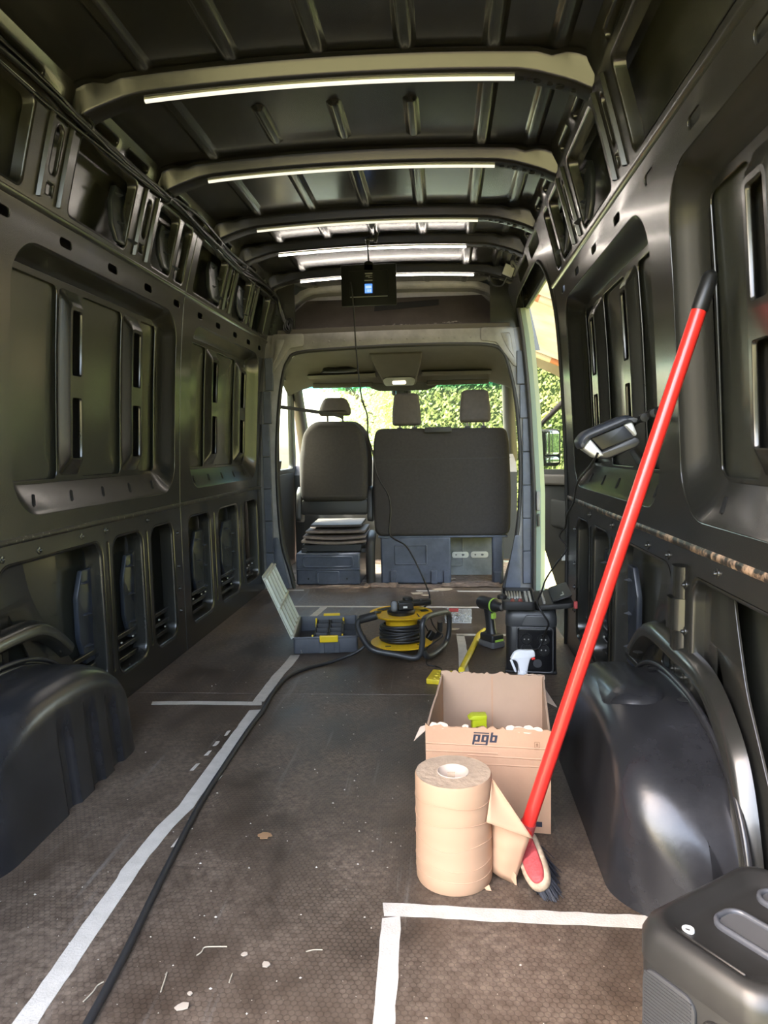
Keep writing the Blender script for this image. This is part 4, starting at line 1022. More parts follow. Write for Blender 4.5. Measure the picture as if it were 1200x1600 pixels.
for (x, z, r) in ((-.050, 1.952, .011), (-.028, 1.953, .011), (-.006, 1.948, .009)):
    m = MB(); m.lathe([(.0001, -r), (r * .7, -r * .75), (r, 0), (r * .7, r * .75), (.0001, r)], 12, (x, PY, z)); P(m.build('ball_joint', 'cable_black', None, 60), hp)
m = MB(); m.tube([(-.05, PY, 1.952), (-.006, PY, 1.952)], .007, 8); m.tube([(-.008, PY, 1.935), (-.006, PY, 1.955), (-.004, PY + .01, 1.985), (-.004, PY + .02, 2.0)], [.007, .009, .012, .013], 10); P(m.build('clamp', 'cable_black', None, 60), hp)
m = MB(); m.tube(curve_pts([(.0, 3.9, 1.985), (-.06, 3.9, 1.965), (.03, 3.9, 1.955), (.105, 3.9, 1.975), (.11, 3.9, 1.995)][0:1] + [(-.05, 3.86, 1.962), (.02, 3.86, 1.951), (.08, 3.86, 1.957), (.10, 3.86, 1.985)], 5), .006, 8)
tag(m.build('grab_strap', 'cab_plastic', None, 60), 'short curved dark strap on the roof right of the hanging panel', 'strap')

# ------------------------------------------------------------------ tape on the floor
mat('tape', (.58, .53, .46), .8, col2=(.49, .45, .385), vscale=30, bump=.2, bscale=250)
mat('tape_shiny', (.62, .60, .54), .5, col2=(.50, .48, .43), vscale=20)
def tape(pts, w, label, ragged=.0022, m_='tape'):
    """a strip of masking tape laid along floor points"""
    P_ = [Vector((x, y, 0)) for x, y in pts]; path = []
    for a, b in zip(P_[:-1], P_[1:]):
        n = max(2, int((b - a).length / .03))
        for i in range(n): path.append(a.lerp(b, i / n))
    path.append(P_[-1]); N = len(path); L_, R_ = [], []
    for i, p in enumerate(path):
        t = (path[min(i + 1, N - 1)] - path[max(i - 1, 0)]).normalized(); nn = Vector((-t.y, t.x, 0))
        wl = w / 2 + random.uniform(-ragged, ragged) * (random.random() < .4); wr = w / 2 + random.uniform(-ragged, ragged) * (random.random() < .4)
        L_.append(p + nn * wl); R_.append(p - nn * wr)
    L_[0] += (path[0] - path[1]) * .25; R_[-1] += (path[-1] - path[-2]) * .25
    m = MB(); m.loft([[(a.x, a.y, .0002), (a.x, a.y, .0009), (b.x, b.y, .0009), (b.x, b.y, .0002)] for a, b in zip(L_, R_)], cap0=True, cap1=True)
    o = m.build('tape_strip', m_, None, 30); tag(o, label, 'tape', 'masking tape marks on the floor'); return o
tape([(-.362, .70), (-.367, 1.05), (-.378, 1.47), (-.372, 1.62), (-.356, 1.72), (-.356, 2.05), (-.355, 2.40)], .040, 'long white tape line running along the floor on the left')
tape([(-.75, 2.462), (-.6, 2.470), (-.352, 2.468)], .032, 'short white tape line pointing from left wall to the long line')
tape([(-.366, 2.49), (-.362, 2.8), (-.352, 2.93), (-.350, 3.07)], .042, 'white tape piece continuing towards the grey toolbox')
tape([(-.62, 4.055), (0, 4.04), (.57, 4.02)], .032, 'long white tape line across the floor in front of the seats')
tape([(-.405, 3.80), (-.38, 4.045)], .04, 'small slanting tape piece behind the grey toolbox')
tape([(.388, 3.42), (.392, 3.15), (.388, 2.86)], .038, 'white tape strip running past the yellow curved bar', m_='tape_shiny')
tape([(.375, 3.425), (.62, 3.42)], .035, 'short tape strip crossing behind the cordless drill', m_='tape_shiny')
tape([(.2135, .70), (.212, 1.0), (.204, 1.31)], .036, 'white tape strip coming towards the camera on the right')
tape([(.190, 1.338), (.4, 1.331), (.60, 1.328), (.72, 1.325)], .038, 'white tape strip across the floor below the paper roll')
tape([(-.835, 4.53), (-.60, 4.53)], .028, 'tiny tape piece at the threshold behind the driver seat', m_='tape_shiny')
tape([(.14, 4.50), (.27, 4.495)], .028, 'small tape piece at the threshold behind the bench', m_='tape_shiny')
tape([(.40, 4.48), (.66, 4.47)], .028, 'faint tape piece at the threshold by the right pillar', m_='tape_shiny')
for k, (x, y, l) in enumerate(((-.372, 2.18, .035), (-.385, 2.1, .03), (-.39, 2.03, .03), (-.40, 1.93, .04), (-.312, 1.86, .035), (-.312, 1.66, .03), (-.312, 1.54, .045))):
    tape([(x - .02 + k * .002, y), (x - .02 + k * .003, y + l)], .010, 'ragged tape remnant left of the long tape line, %s towards the cab' % ('first', 'second', 'third', 'fourth', 'fifth', 'sixth', 'seventh')[6 - k] if k < 4 else 'ragged tape remnant by the floor cord, %s from the camera' % ('third', 'second', 'first')[k - 4])

# ------------------------------------------------------------------ cardboard box with print
mat('cardboard', (.53, .31, .185), .8, var=.06, vscale=6, bump=.05, bscale=120)
mat('cardboard_in', (.50, .335, .225), .85, var=.05, vscale=5)
mat('torn_paper', (.66, .50, .38), .9); mat('ink', (.035, .035, .05), .6); mat('ink_brown', (.25, .13, .07), .7)
BX = empty('cardboard_box', (.265, 1.657, 0), math.radians(-5.5), 'open brown cardboard box with printed lettering beside the paper roll', 'box')
BW, BD, BH, T = .292, .39, .252, .005
def bpart(mb, name, m_, **k):
    o = mb.build(name, m_, BX, **k); return o
def ragged_top(u0, u1, z, n, amp): return [(u1 - (u1 - u0) * i / n, z + (random.random() ** 2) * amp) for i in range(n + 1)]
m = MB(); m.plate([(0, .002), (BW, .002)] + ragged_top(0, BW, BH - .004, 40, .007), (), T, 0, fn=lambda u, v, w: (u, T / 2 + w, v)); bpart(m, 'front_wall', 'cardboard')
m = MB(); m.plate([(0, .002), (BW, .002)] + ragged_top(0, BW, BH + .004, 40, .009), (), T, 0, fn=lambda u, v, w: (u, BD - T / 2 + w, v)); bpart(m, 'back_wall', 'cardboard_in')
m = MB(); m.plate([(T, .002), (BD - T, .002), (BD - T, BH), (BD * .6, BH - .008), (BD * .3, BH - .004), (T, BH - .012)], (), T, 0, fn=lambda u, v, w: (T / 2 + w, u, v)); bpart(m, 'side_wall', 'cardboard_in')
m = MB(); m.plate([(T, .002), (BD - T, .002), (BD - T, BH + .002), (BD * .6, BH - .006), (BD * .3, BH - .010), (T, BH - .014)], (), T, 0, fn=lambda u, v, w: (BW - T / 2 + w, u, v)); bpart(m, 'side_wall', 'cardboard_in')
m = MB(); m.box(T, BW - T, T, BD - T, .001, .005); bpart(m, 'bottom', 'cardboard_in')
m = MB(); m.box(BW * .50 - .002, BW * .50 + .002, BD - T - .0012, BD - T + .001, .01, BH); bpart(m, 'inner_joint', 'cardboard')
for z, a, b, dz in ((.205, .0, BW, -.0), (.186, .0, .17, .002), (.181, .10, BW, -.002), (.160, .10, BW, .001)):
    m = MB(); m.loft([[(a + (b - a) * t, -.0004, z + dz * t), (a + (b - a) * t, -.0016, z + .0022 + dz * t), (a + (b - a) * t, -.0004, z + .0045 + dz * t)] for t in (0, .3, .6, 1)], closed=False); bpart(m, 'crease', 'cardboard', recalc=False)
# torn scraps on the rims
for (x, y, s) in [(.02, 0, .012), (.04, 0, .014), (.095, 0, .008), (.20, 0, .013), (.218, 0, .012), (.24, 0, .016), (.262, 0, .012), (.06, BD, .012), (.075, BD, .014), (.26, BD, .015), (.282, BD, .016), (.245, BD, .012)]:
    m = MB(); pl = [(s * (.75 + .4 * random.random()) * math.cos(2 * PI * k / 9), s * .55 * (.75 + .4 * random.random()) * math.sin(2 * PI * k / 9)) for k in range(9)]
    m.plate(pl, (), .0012, 0, fn=lambda u, v, w: (x + u, y + T / 2 + w + v * .3, BH - .001 + v)); bpart(m, 'torn_edge', 'torn_paper')
m = MB(); m.add([(0, .03, BH - .012), (0, .0, BH - .014), (-.026, -.012, BH - .035), (-.014, .015, BH - .012), (-.002, .03, BH - .015), (-.002, .0, BH - .017), (-.027, -.012, BH - .038), (-.016, .015, BH - .015)], [(0, 1, 2, 3), (7, 6, 5, 4), (0, 3, 7, 4), (3, 2, 6, 7), (2, 1, 5, 6)]); bpart(m, 'torn_flap', 'torn_paper')
m = MB(); m.add([(BW, .25, BH - .02), (BW, .32, BH - .01), (BW + .03, .28, BH - .045), (BW, .25, BH - .022), (BW, .32, BH - .012), (BW + .03, .28, BH - .047)], [(0, 1, 2), (5, 4, 3), (0, 2, 5, 3), (1, 4, 5, 2)]); bpart(m, 'torn_flap', 'torn_paper')
# printed letters p g b with heavy square strokes (stroke plates)
def glyph(rings_list, ox, oz, sc):
    for outer, holes in rings_list:
        m = MB(); m.plate([(ox + (u + .18 * v) * sc, oz + v * sc) for u, v in outer], [[(ox + (u + .18 * v) * sc, oz + v * sc) for u, v in h] for h in holes], .0006, 0, fn=lambda u, v, w: (u, -.0004 + w, v)); bpart(m, 'printed_letter', 'ink')
sc = .0225; oz = .2165
bowl = lambda: rrect(0, .72, 0, .78, .16, 4)
cnt = lambda: rrect(.25, .47, .18, .60, .05, 3)
glyph([(rpoly([(0, -.42), (.22, -.42), (.22, .0), (.72, .0), (.72, .78), (0, .78)], .03, 2), [cnt()])], .1115, oz, sc)
glyph([(rpoly([(0, 0), (.50, 0), (.50, -.22), (-.62, -.22), (-.62, -.40), (.72, -.40), (.72, .78), (0, .78)], .03, 2), [cnt()])], .1313, oz, sc)
glyph([(rpoly([(0, 0), (.72, 0), (.72, .78), (.22, .78), (.22, 1.08), (0, 1.08)], .03, 2), [cnt()])], .1510, oz, sc)
glyph([([(-.02, .90), (1.58, .90), (1.58, 1.02), (-.02, 1.02)], [])], .111, oz, sc)
m = MB(); m.plate(rrect(.2545, .2665, .209, .223, .001, 2), [rrect(.2555, .2655, .210, .222, .001, 2)], .0006, 0, fn=lambda u, v, w: (u, -.0004 + w, v)); bpart(m, 'printed_mark', 'ink_brown')
m = MB(); m.plate([(.2575, .2125), (.2635, .2125), (.2635, .2145), (.2615, .2145), (.2615, .216), (.264, .216), (.2605, .2205), (.257, .216), (.2595, .216), (.2595, .2145), (.2575, .2145)], (), .0006, 0, fn=lambda u, v, w: (u, -.0004 + w, v)); bpart(m, 'printed_mark', 'ink_brown')
for z in (.2065, .2045):
    m = MB(); m.box(.2545, .2665, -.0007, -.0001, z, z + .0011); bpart(m, 'printed_mark', 'ink_brown')
m = MB(); m.box(.232, .272, -.0007, -.0001, .018, .030); bpart(m, 'printed_bar', 'ink')
# green tape dispenser inside the box
gd = empty('tape_dispenser', (.405, 1.93, .026), .1, 'lime green plastic dispenser standing inside the cardboard box', 'dispenser')
mat('lime', (.55, .62, .02), .4)
m = MB(); m.plate(rpoly([(-.022, 0), (.024, 0), (.019, .145), (-.020, .145), (-.022, .12)], .006, 3), [rrect(-.010, .010, .112, .118, .0025, 3)], .03, .004, fn=lambda u, v, w: (u, w, v)); m.build('body', 'lime', gd, 40)
m = MB(); m.plate(rpoly([(-.032, .140), (-.020, .150), (.02, .150), (.02, .138), (-.02, .136)], .003, 2), (), .034, .003, fn=lambda u, v, w: (u, w, v)); m.build('cutter', 'lime', gd, 40)
m = MB(); m.box(-.016, .017, -.0165, -.014, .095, .1); m.build('ridge', 'lime', gd, bevel=.001)

# ------------------------------------------------------------------ paper roll
def paper_mat():
    m = mat('roll_paper', (.50, .305, .185), .85, bump=.05, bscale=30, stretch=(1, 1, 3)); nt = m.node_tree; N = nt.nodes; L = nt.links
    tc = N.new('ShaderNodeTexCoord'); wv = N.new('ShaderNodeTexWave'); wv.bands_direction = 'Z'; wv.inputs['Scale'].default_value = 9; wv.inputs['Distortion'].default_value = 1.5; wv.inputs['Detail'].default_value = 2
    L.new(tc.outputs['Object'], wv.inputs['Vector']); bp = N.new('ShaderNodeBump'); bp.inputs['Strength'].default_value = .12; bp.inputs['Distance'].default_value = .004
    L.new(wv.outputs['Fac'], bp.inputs['Height']); L.new(bp.outputs[0], N['Principled BSDF'].inputs['Normal'])
paper_mat(); mat('roll_end', (.50, .36, .24), .9, var=.08, vscale=30, bump=.3, bscale=90); mat('core_card', (.60, .47, .36), .8)
RX_, RY_, RR, RH = .328, 1.462, .0805, .2285
pr = empty('paper_roll', (RX_, RY_, 0), 0, 'large roll of beige paper towel standing on the floor', 'paper roll')
m = MB(); m.lathe([(RR - .002, .001), (RR, .006), (RR + .0005, .05), (RR - .0005, .12), (RR, .19), (RR, RH - .004), (RR - .002, RH)], 48, cap=False); m.build('wound_paper', 'roll_paper', pr, 50)
m = MB(); rings = []
for i, r in enumerate([RR - .002 + (.034 - RR + .002) * k / 10 for k in range(11)]):
    rings.append([(r * math.cos(2 * PI * k / 48), r * math.sin(2 * PI * k / 48), RH - .0005 * (i % 2) - .0004 * math.sin(k * 1.7 + i)) for k in range(48)])
m.loft(rings); m.build('end_face', 'roll_end', pr, 25, recalc=False)
m = MB(); m.lathe([(.034, RH + .0005), (.0325, RH + .0015), (.031, RH), (.031, .01), (.001, .009)], 32, cap=False); m.build('core', 'core_card', pr, 50)
m = MB(); m.box(-.012, .004, -.0008, .0008, RH - .06, RH - .002); m.build('core_seam', 'roll_end', pr)
# embossed seam rows
for z, a in ((.185, .004), (.145, .003), (.098, .004), (.055, .003), (.03, .002)):
    m = MB(); m.tube([((RR + .0002) * math.cos(t), (RR + .0002) * math.sin(t), z + a * math.sin(3 * t + z * 40)) for t in [PI * .95 + PI * 1.1 * k / 40 for k in range(41)]], .0009, 5); m.build('emboss_row', 'roll_paper', pr, 60)
# loose sheet
def sheet_part(name, corners, bulge, parent, n=10, curl=0.):
    A, B, C, D = [Vector(c) for c in corners]; m = MB(); vs = []
    nrm = (B - A).cross(D - A).normalized()
    for j in range(n + 1):
        for i in range(n + 1):
            u, v = i / n, j / n
            p = A.lerp(B, u).lerp(D.lerp(C, u), v) + nrm * (bulge * math.sin(PI * u) * math.sin(PI * (.2 + .8 * v)) + curl * math.sin(5 * u + 3 * v))
            vs.append(p - Vector(parent.location))
    m.add(vs, [(j * (n + 1) + i, j * (n + 1) + i + 1, (j + 1) * (n + 1) + i + 1, (j + 1) * (n + 1) + i) for j in range(n) for i in range(n)])
    return m.build(name, 'roll_paper', parent, 70, recalc=False, solid=.0007)
Q = lambda px, py, y: at(px, py, 1, y)
sheet_part('loose_sheet', (Q(769, 1222, 1.445), Q(829, 1305, 1.425), Q(803, 1383, 1.435), Q(769, 1362, 1.445)), -.012, pr, curl=.002)
sheet_part('folded_sheet', (Q(769.5, 1216, 1.435), Q(771, 1219, 1.434), Q(833, 1311, 1.408), Q(760, 1285, 1.40)), .008, pr)
sheet_part('sheet_tail', (Q(800, 1360, 1.432), Q(806, 1366, 1.43), Q(808, 1388, 1.43), Q(799, 1374, 1.434)), .002, pr)
sheet_part('roll_tail', (Q(757, 1387, 1.40), Q(764, 1382, 1.40), Q(768, 1392, 1.395), Q(760, 1391, 1.395)), .001, pr)

# ------------------------------------------------------------------ broom
mat('red_paint', (.74, .030, .022), .30, var=.06, vscale=6, coat=.3); mat('grip_black', (.012, .012, .012), .4); mat('broom_wood', (.40, .30, .20), .7, var=.3, vscale=40); mat('broom_red', (.42, .06, .06), .6, var=.2, vscale=60, bump=.3, bscale=120); mat('bristle', (.028, .028, .034), .6, var=.4, vscale=50)
br = empty('broom', (.485, 1.46, 0), 0, 'broom with long red handle leaning against the right wall', 'broom')
A_, B_ = Vector((.474, 1.462, .085)), Vector((.848, 1.500, 1.242))
dv = (B_ - A_).normalized()
def lp_(t): return A_ + (B_ - A_) * t
G = .936
m = MB(); m.tube([lp_(0), lp_(.5), lp_(G)], .0148, 14); P(m.build('handle', 'red_paint', None, 60), br)
m = MB(); m.tube([lp_(G), lp_(G + .003), lp_(.97), lp_(.992), lp_(1.0), lp_(1.004)], [.0155, .0165, .0160, .0150, .011, .003], 14); P(m.build('grip', 'grip_black', None, 60), br)
hc = Vector((.4895, 1.452, .047)); ax = Vector((.17, -.93, -.26)).normalized(); wdir = ax.cross(Vector((-.45, -.3, .85))).normalized(); ndir = wdir.cross(ax).normalized()
if ndir.z < 0: ndir = -ndir
def hfn(off=0): return lambda u, v, w: tuple(hc + ax * u + wdir * v + ndir * (w + off))
ov = lambda a, b: [(a * math.copysign(abs(math.cos(t)) ** .6, math.cos(t)), b * math.copysign(abs(math.sin(t)) ** .8, math.sin(t))) for t in [2 * PI * k / 32 for k in range(32)]]
m = MB(); m.plate(ov(.078, .028), (), .020, .006, fn=hfn(0)); P(m.build('block', 'broom_wood', None, 50), br)
m = MB(); m.plate(ov(.070, .019), (), .010, .004, fn=hfn(.011)); P(m.build('block_top', 'broom_red', None, 50), br)
m = MB(); m.tube([hc + ax * -.03 + ndir * .0, hc + ax * -.03 + ndir * .025, lp_(.03)], [.022, .019, .0165], 12); P(m.build('socket', 'broom_red', None, 60), br)
m = MB()
for i in range(420):
    u = random.uniform(-.05, .074); v = random.uniform(-.024, .024) * (1 - (u / .08) ** 2) ** .5
    p0 = hc + ax * u + wdir * v - ndir * .009
    d_ = (-ndir + wdir * (v * 4) + ax * (u * 5 + .35) + Vector((random.gauss(0, .10), random.gauss(0, .10), random.gauss(0, .05)))).normalized()
    l_ = min(.062, max(.02, (p0.z - .001) / max(.05, -d_.z))) if d_.z < 0 else .05
    p1 = p0 + d_ * l_; p1.z = max(p1.z, .001)
    m.tube([p0, p0.lerp(p1, .55) , p1], [.0013, .0012, .0008], 4, cap=False)
bo = P(m.build('bristles', 'bristle', None, 60), br); bo['kind'] = 'stuff'

# ------------------------------------------------------------------ toolbox
mat('tool_grey', (.075, .080, .095), .5, var=.12, vscale=14); mat('tool_dark', (.022, .023, .026), .55); mat('tool_yellow', (.80, .56, .01), .45)
def clear_mat(name, col, alpha):
    m = mat(name, col, .25); m.node_tree.nodes['Principled BSDF'].inputs['Alpha'].default_value = alpha
    return m
clear_mat('clear_plastic', (.72, .76, .70), .72)
tb = empty('toolbox', (-.360, 3.083, 0), math.radians(7), 'open grey toolbox with yellow clips and raised clear lid', 'toolbox')
W_, D_, H_ = .288, .40, .078
m = MB(); m.plate(rrect(0, W_, 0, D_, .012, 3), [rrect(.006, W_ - .006, .006, D_ - .006, .010, 3)], H_ - .004, .0015, fn=lambda u, v, w: (u, v, w + H_ / 2 + .002)); m.build('tray', 'tool_grey', tb, 40)
m = MB(); m.box(.004, W_ - .004, .004, D_ - .004, .001, .006); m.build('tray_bottom', 'tool_dark', tb)
m = MB(); m.plate(rrect(-.004, W_ + .004, -.004, D_ + .004, .014, 3), [rrect(.004, W_ - .004, .004, D_ - .004, .012, 3)], .008, .0025, fn=lambda u, v, w: (u, v, w + H_ - .006)); m.build('rim', 'tool_grey', tb, 40)
for x in (.012,):
    pass
m = MB(); m.plate(rpoly([(.115, .004), (.205, .004), (.205, .066), (.115, .066)], .004, 2), [rrect(.138, .182, .006, .046, .003, 2)], .010, .002, fn=lambda u, v, w: (u, -.004 + w, v)); m.build('latch_plate', 'tool_grey', tb, 40)
m = MB(); m.plate(rrect(.118, .200, .054, .084, .004, 3), (), .014, .003, fn=lambda u, v, w: (u, -.008 + w, v)); m.build('clip', 'tool_yellow', tb, 40)
m = MB(); m.plate(rrect(.118, .200, .054, .088, .004, 3), (), .014, .003, fn=lambda u, v, w: (u, D_ + .008 + w, v)); m.build('clip', 'tool_yellow', tb, 40)
for (xa, xb) in ((.088, .150), (.154, .216)):
    for k in range(4):
        ya = .03 + k * .088
        m = MB(); m.plate(rrect(xa, xb, ya, ya + .082, .006, 3), [rrect(xa + .003, xb - .003, ya + .003, ya + .079, .005, 3)], .05, .001, fn=lambda u, v, w: (u, v, .040 + w)); c = m.build('insert_cup', 'tool_dark', tb, 40)
        m = MB(); m.box(xa + .002, xb - .002, ya + .002, ya + .080, .014, .018); m.build('cup_bottom', 'tool_dark', c)
for (x, y) in ((.084, .035), (.218, .035), (.084, .355), (.218, .355)):
    m = MB(); m.box(x - .004, x + .004, y - .006, y + .012, .03, .076); m.build('divider_clip', 'tool_yellow', tb, bevel=.0015)
for k in range(3):
    m = MB(); m.box(.222, W_ - .006, .03 + k * .13, .033 + k * .13, .006, .06); m.build('divider', 'tool_dark', tb)
m = MB(); m.box(.217, .221, .01, D_ - .01, .006, .062); m.build('divider', 'tool_dark', tb)
m = MB()
for k in range(10):
    a = random.random() * 6.28; x, y = .045 + random.gauss(0, .012), .06 + random.gauss(0, .025)
    m.tube(curve_pts([(x, y, .012), (x + .02 * math.cos(a), y + .02 * math.sin(a), .018 + .01 * random.random()), (x + .03 * math.cos(a + 1), y + .03 * math.sin(a + 1), .012)], 4), .003, 5)
sp = m.build('small_screws', 'grey_steel', tb, 60); sp['kind'] = 'stuff'
# lid hinged on the left, leaning outwards
la = math.radians(113)
def lfn(u, v, w): return (-.006 + math.cos(la) * u - math.sin(la) * w, v, H_ - .012 + math.sin(la) * u + math.cos(la) * w)
m = MB(); m.plate(rrect(0, .315, 0, D_, .012, 3), (), .003, .0008, fn=lfn); lid = m.build('lid', 'clear_plastic', tb, 40)
for k in range(5):
    v = .03 + k * (D_ - .06) / 4
    m = MB(); m.plate(rrect(.015, .30, v - .006, v + .006, .003, 2), (), .014, .002, fn=lambda u, v_, w: lfn(u, v_, w - .006)); m.build('lid_rib', 'clear_plastic', lid, 40)
for u in (.01, .15, .30):
    m = MB(); m.plate(rrect(u - .005, u + .005, .0, D_, .003, 2), (), .016, .002, fn=lambda u_, v_, w: lfn(u_, v_, w - .006)); m.build('lid_rib', 'clear_plastic', lid, 40)

# ------------------------------------------------------------------ cable reel
mat('reel_yellow', (.82, .50, .02), .4, var=.08, vscale=12); mat('reel_tube', (.035, .036, .038), .38); mat('wire_grey', (.022, .022, .023), .45)
RC = Vector((.122, 3.112, 0))
cr_ = empty('cable_reel', RC, 0, 'yellow cable reel wound with black cable in tubular frame', 'cable reel')
m = MB(); m.lathe([(.001, .046), (.128, .046), (.136, .050), (.137, .054), (.130, .056), (.072, .058), (.001, .058)], 40, cap=False); m.build('lower_flange', 'reel_yellow', cr_, 40)
m = MB(); m.lathe([(.001, .176), (.08, .174), (.10, .172), (.128, .176), (.137, .181), (.139, .186), (.133, .187), (.122, .182), (.095, .180), (.001, .181)], 40, cap=False); m.build('upper_flange', 'reel_yellow', cr_, 40)
m = MB(); m.lathe([(.066, .056), (.066, .12), (.072, .15), (.078, .174)], 32, cap=False); m.build('drum', 'reel_yellow', cr_, 40)
for k, a in enumerate((2.6, 4.2, 5.6)):
    m = MB(); m.plate(stadium(0, 0, .026, .010), (), .002, 0, fn=lambda u, v, w: (.108 * math.cos(a) + u, .108 * math.sin(a) + v, .0575 + w)); m.build('flange_hole', 'hole_dark', cr_)
for t0, t1 in ((2.0, 2.7), (2.9, 3.3), (.2, .5)):
    m = MB(); m.loft([[(r * math.cos(t), r * math.sin(t), .1845) for r in (.09, .124)] for t in [t0 + (t1 - t0) * k / 8 for k in range(9)]], closed=False); m.build('flange_print', 'cable_black', cr_, recalc=False, solid=.0008)
random.seed(3)
for lay in range(2):
    for k in range(7):
        z = .066 + .0105 * k + .003 * lay; r = .078 + .012 * lay + random.uniform(-.001, .003)
        tl = random.uniform(-.007, .007); ph = random.random() * 6
        m = MB(); m.tube([((r + .002 * math.sin(3 * t + ph)) * math.cos(t), (r + .002 * math.sin(3 * t + ph)) * math.sin(t), z + tl * math.sin(t + ph)) for t in [2 * PI * i / 40 for i in range(40)]], .0062, 7, closed=True); m.build('cable_turn', 'wire_grey', cr_, 60)
m = MB(); m.tube([(.094 * math.cos(t), .094 * math.sin(t), .075 + .035 * (t - 3.4) / 2.4) for t in [3.4 + 2.4 * i / 20 for i in range(21)]], .0062, 7); m.build('cable_turn', 'wire_grey', cr_, 60)
# tubular stand: a bent loop in front and one behind, joined by the handle
def R_(px, py, y): return at(px, py, 1, y) - RC
# the loose feed line to the rear, lying on the floor beside the tape
cord = [(-.02, 3.02, .07), (-.07, 3.0, .035), (-.17, 2.95, .008), (-.26, 2.86, .007), (-.315, 2.74, .007), (-.328, 2.55, .007), (-.322, 2.40, .007), (-.326, 2.2, .007), (-.324, 1.95, .007), (-.320, 1.75, .007), (-.306, 1.55, .007), (-.288, 1.35, .007), (-.268, 1.15, .007), (-.258, .95, .007), (-.262, .75, .007)]
m = MB(); m.tube([Vector(p) - RC for p in curve_pts(cord, 8)], .0075, 8); m.build('feed_cord', 'wire_grey', cr_, 60)
fr1 = [R_(588, 961, 2.93), R_(570, 966, 2.93), R_(560, 972, 2.93), R_(561, 985, 2.93), R_(574, 1008, 2.93), R_(588, 1017, 2.93), R_(620, 1023, 2.92), R_(647, 1028, 2.92), R_(657, 1020, 2.92), R_(660, 1000, 2.92), R_(660, 976, 2.92), R_(667, 964, 2.96), R_(690, 957, 3.12), R_(699, 957, 3.2), R_(702, 966, 3.23), R_(701, 990, 3.23), R_(695, 1006, 3.2), R_(682, 1019, 3.05), R_(668, 1026, 2.95), R_(661, 1016, 2.925)]
m = MB(); m.tube(curve_pts(fr1, 5), .0125, 10); m.build('frame', 'reel_tube', cr_, 60)
fr2 = [Vector((-.16, -.10, .10)), Vector((-.155, .05, .03)), Vector((-.10, .14, .02)), Vector((.08, .17, .02)), Vector((.16, .13, .05)), Vector((.17, .10, .12))]
m = MB(); m.tube(curve_pts(fr2, 5), .0125, 10); m.build('frame', 'reel_tube', cr_, 60)
m = MB(); m.tube([R_(562, 968, 2.925), R_(563, 968, 2.925), R_(586, 962, 2.925), R_(588, 961, 2.925)], [.0165, .018, .018, .0165], 12); m.build('handle_grip', 'rubber', cr_, 60)
m = MB(); m.lathe([(.06, .178), (.062, .192), (.055, .200), (.001, .201)], 28, cap=False); m.build('socket_hub', 'cable_black', cr_, 40)
m = MB(); m.plate(ov(.015, .024), (), .006, .002, fn=lambda u, v, w: (-.028 + u, -.045 + w + v * .25, .222 + v)); m.build('socket_flap', 'cable_black', cr_, 40)
# plugs and charger on top of the reel
ch = empty('charger', RC + Vector((.02, -.01, .201)), .15, 'black plug-in charger with white label standing on the yellow reel', 'charger')
m = MB(); m.box(-.034, .034, -.025, .025, 0, .034); m.build('body', 'cable_black', ch, bevel=.005)
m = MB(); m.box(-.012, .006, -.0262, -.0248, .010, .018); m.build('label', 'sticker_white', ch)
ch2 = empty('charger', RC + Vector((.055, .075, .201)), .35, 'black battery charger lying at the back of the yellow reel', 'charger')
m = MB(); m.plate(rpoly([(-.07, -.03), (.075, -.03), (.085, .02), (-.06, .035)], .012, 3), (), .02, .004, fn=lambda u, v, w: (u, v, .010 + w)); m.build('body', 'cable_black', ch2, 40)
m = MB(); m.box(-.05, -.01, -.02, .02, .018, .038); m.build('plug', 'cable_black', ch2, bevel=.006)
m = MB(); m.box(.03, .075, -.02, .02, .016, .022); m.build('socket', 'tool_dark', ch2, bevel=.003)
pg = empty('power_plug', RC + Vector((.13, -.07, .10)), .5, 'small black plug dangling beside the reel frame', 'plug')
m = MB(); m.box(-.014, .014, -.012, .012, -.02, .02, fn=lambda x, y, z: (x * .8 + z * .6, y, z * .8 - x * .6)); m.build('body', 'cable_black', pg, bevel=.004)
m = MB(); m.tube(curve_pts([(-.012, 0, .02), (-.03, .01, .06), (-.05, .03, .095)], 5), .0028, 6); m.build('lead', 'cable_black', pg, 60)
# thin cords
mat('thin_cord', (.015, .014, .014), .5)
def cord_px(pts, r, name, label, n=6):
    m = MB(); m.tube(curve_pts([at(px, py, 1, y) for px, py, y in pts], n), r, 6)
    return tag(m.build(name, 'thin_cord', None, 60), label, 'cable')
cord_px([(548, 441, 3.66), (550, 452, 3.65), (553, 490, 3.66), (556, 540, 3.66), (562, 600, 3.64), (566, 625, 3.62), (574, 650, 3.6), (575, 680, 3.58), (582, 705, 3.56), (587, 735, 3.54), (594, 752, 3.52), (607, 775, 3.48), (610, 800, 3.45), (608, 830, 3.42), (613, 840, 3.40), (633, 852, 3.36), (645, 870, 3.33), (655, 890, 3.30), (664, 910, 3.28), (671, 930, 3.26), (669, 942, 3.23), (661, 950, 3.21)], .0042, 'thin_cord', 'long thin black cord hanging from the display panel to the reel')
cord_px([(672, 962, 3.02), (676, 975, 3.02), (683, 985, 3.06), (692, 993, 3.07), (680, 1003, 3.04), (668, 1012, 3.02), (666, 1022, 2.98), (667, 1038, 2.86), (680, 1041, 2.84), (690, 1046, 2.80), (687, 1060, 2.72)], .0030, 'thin_cord', 'thin black wire looping through the right of the reel frame')

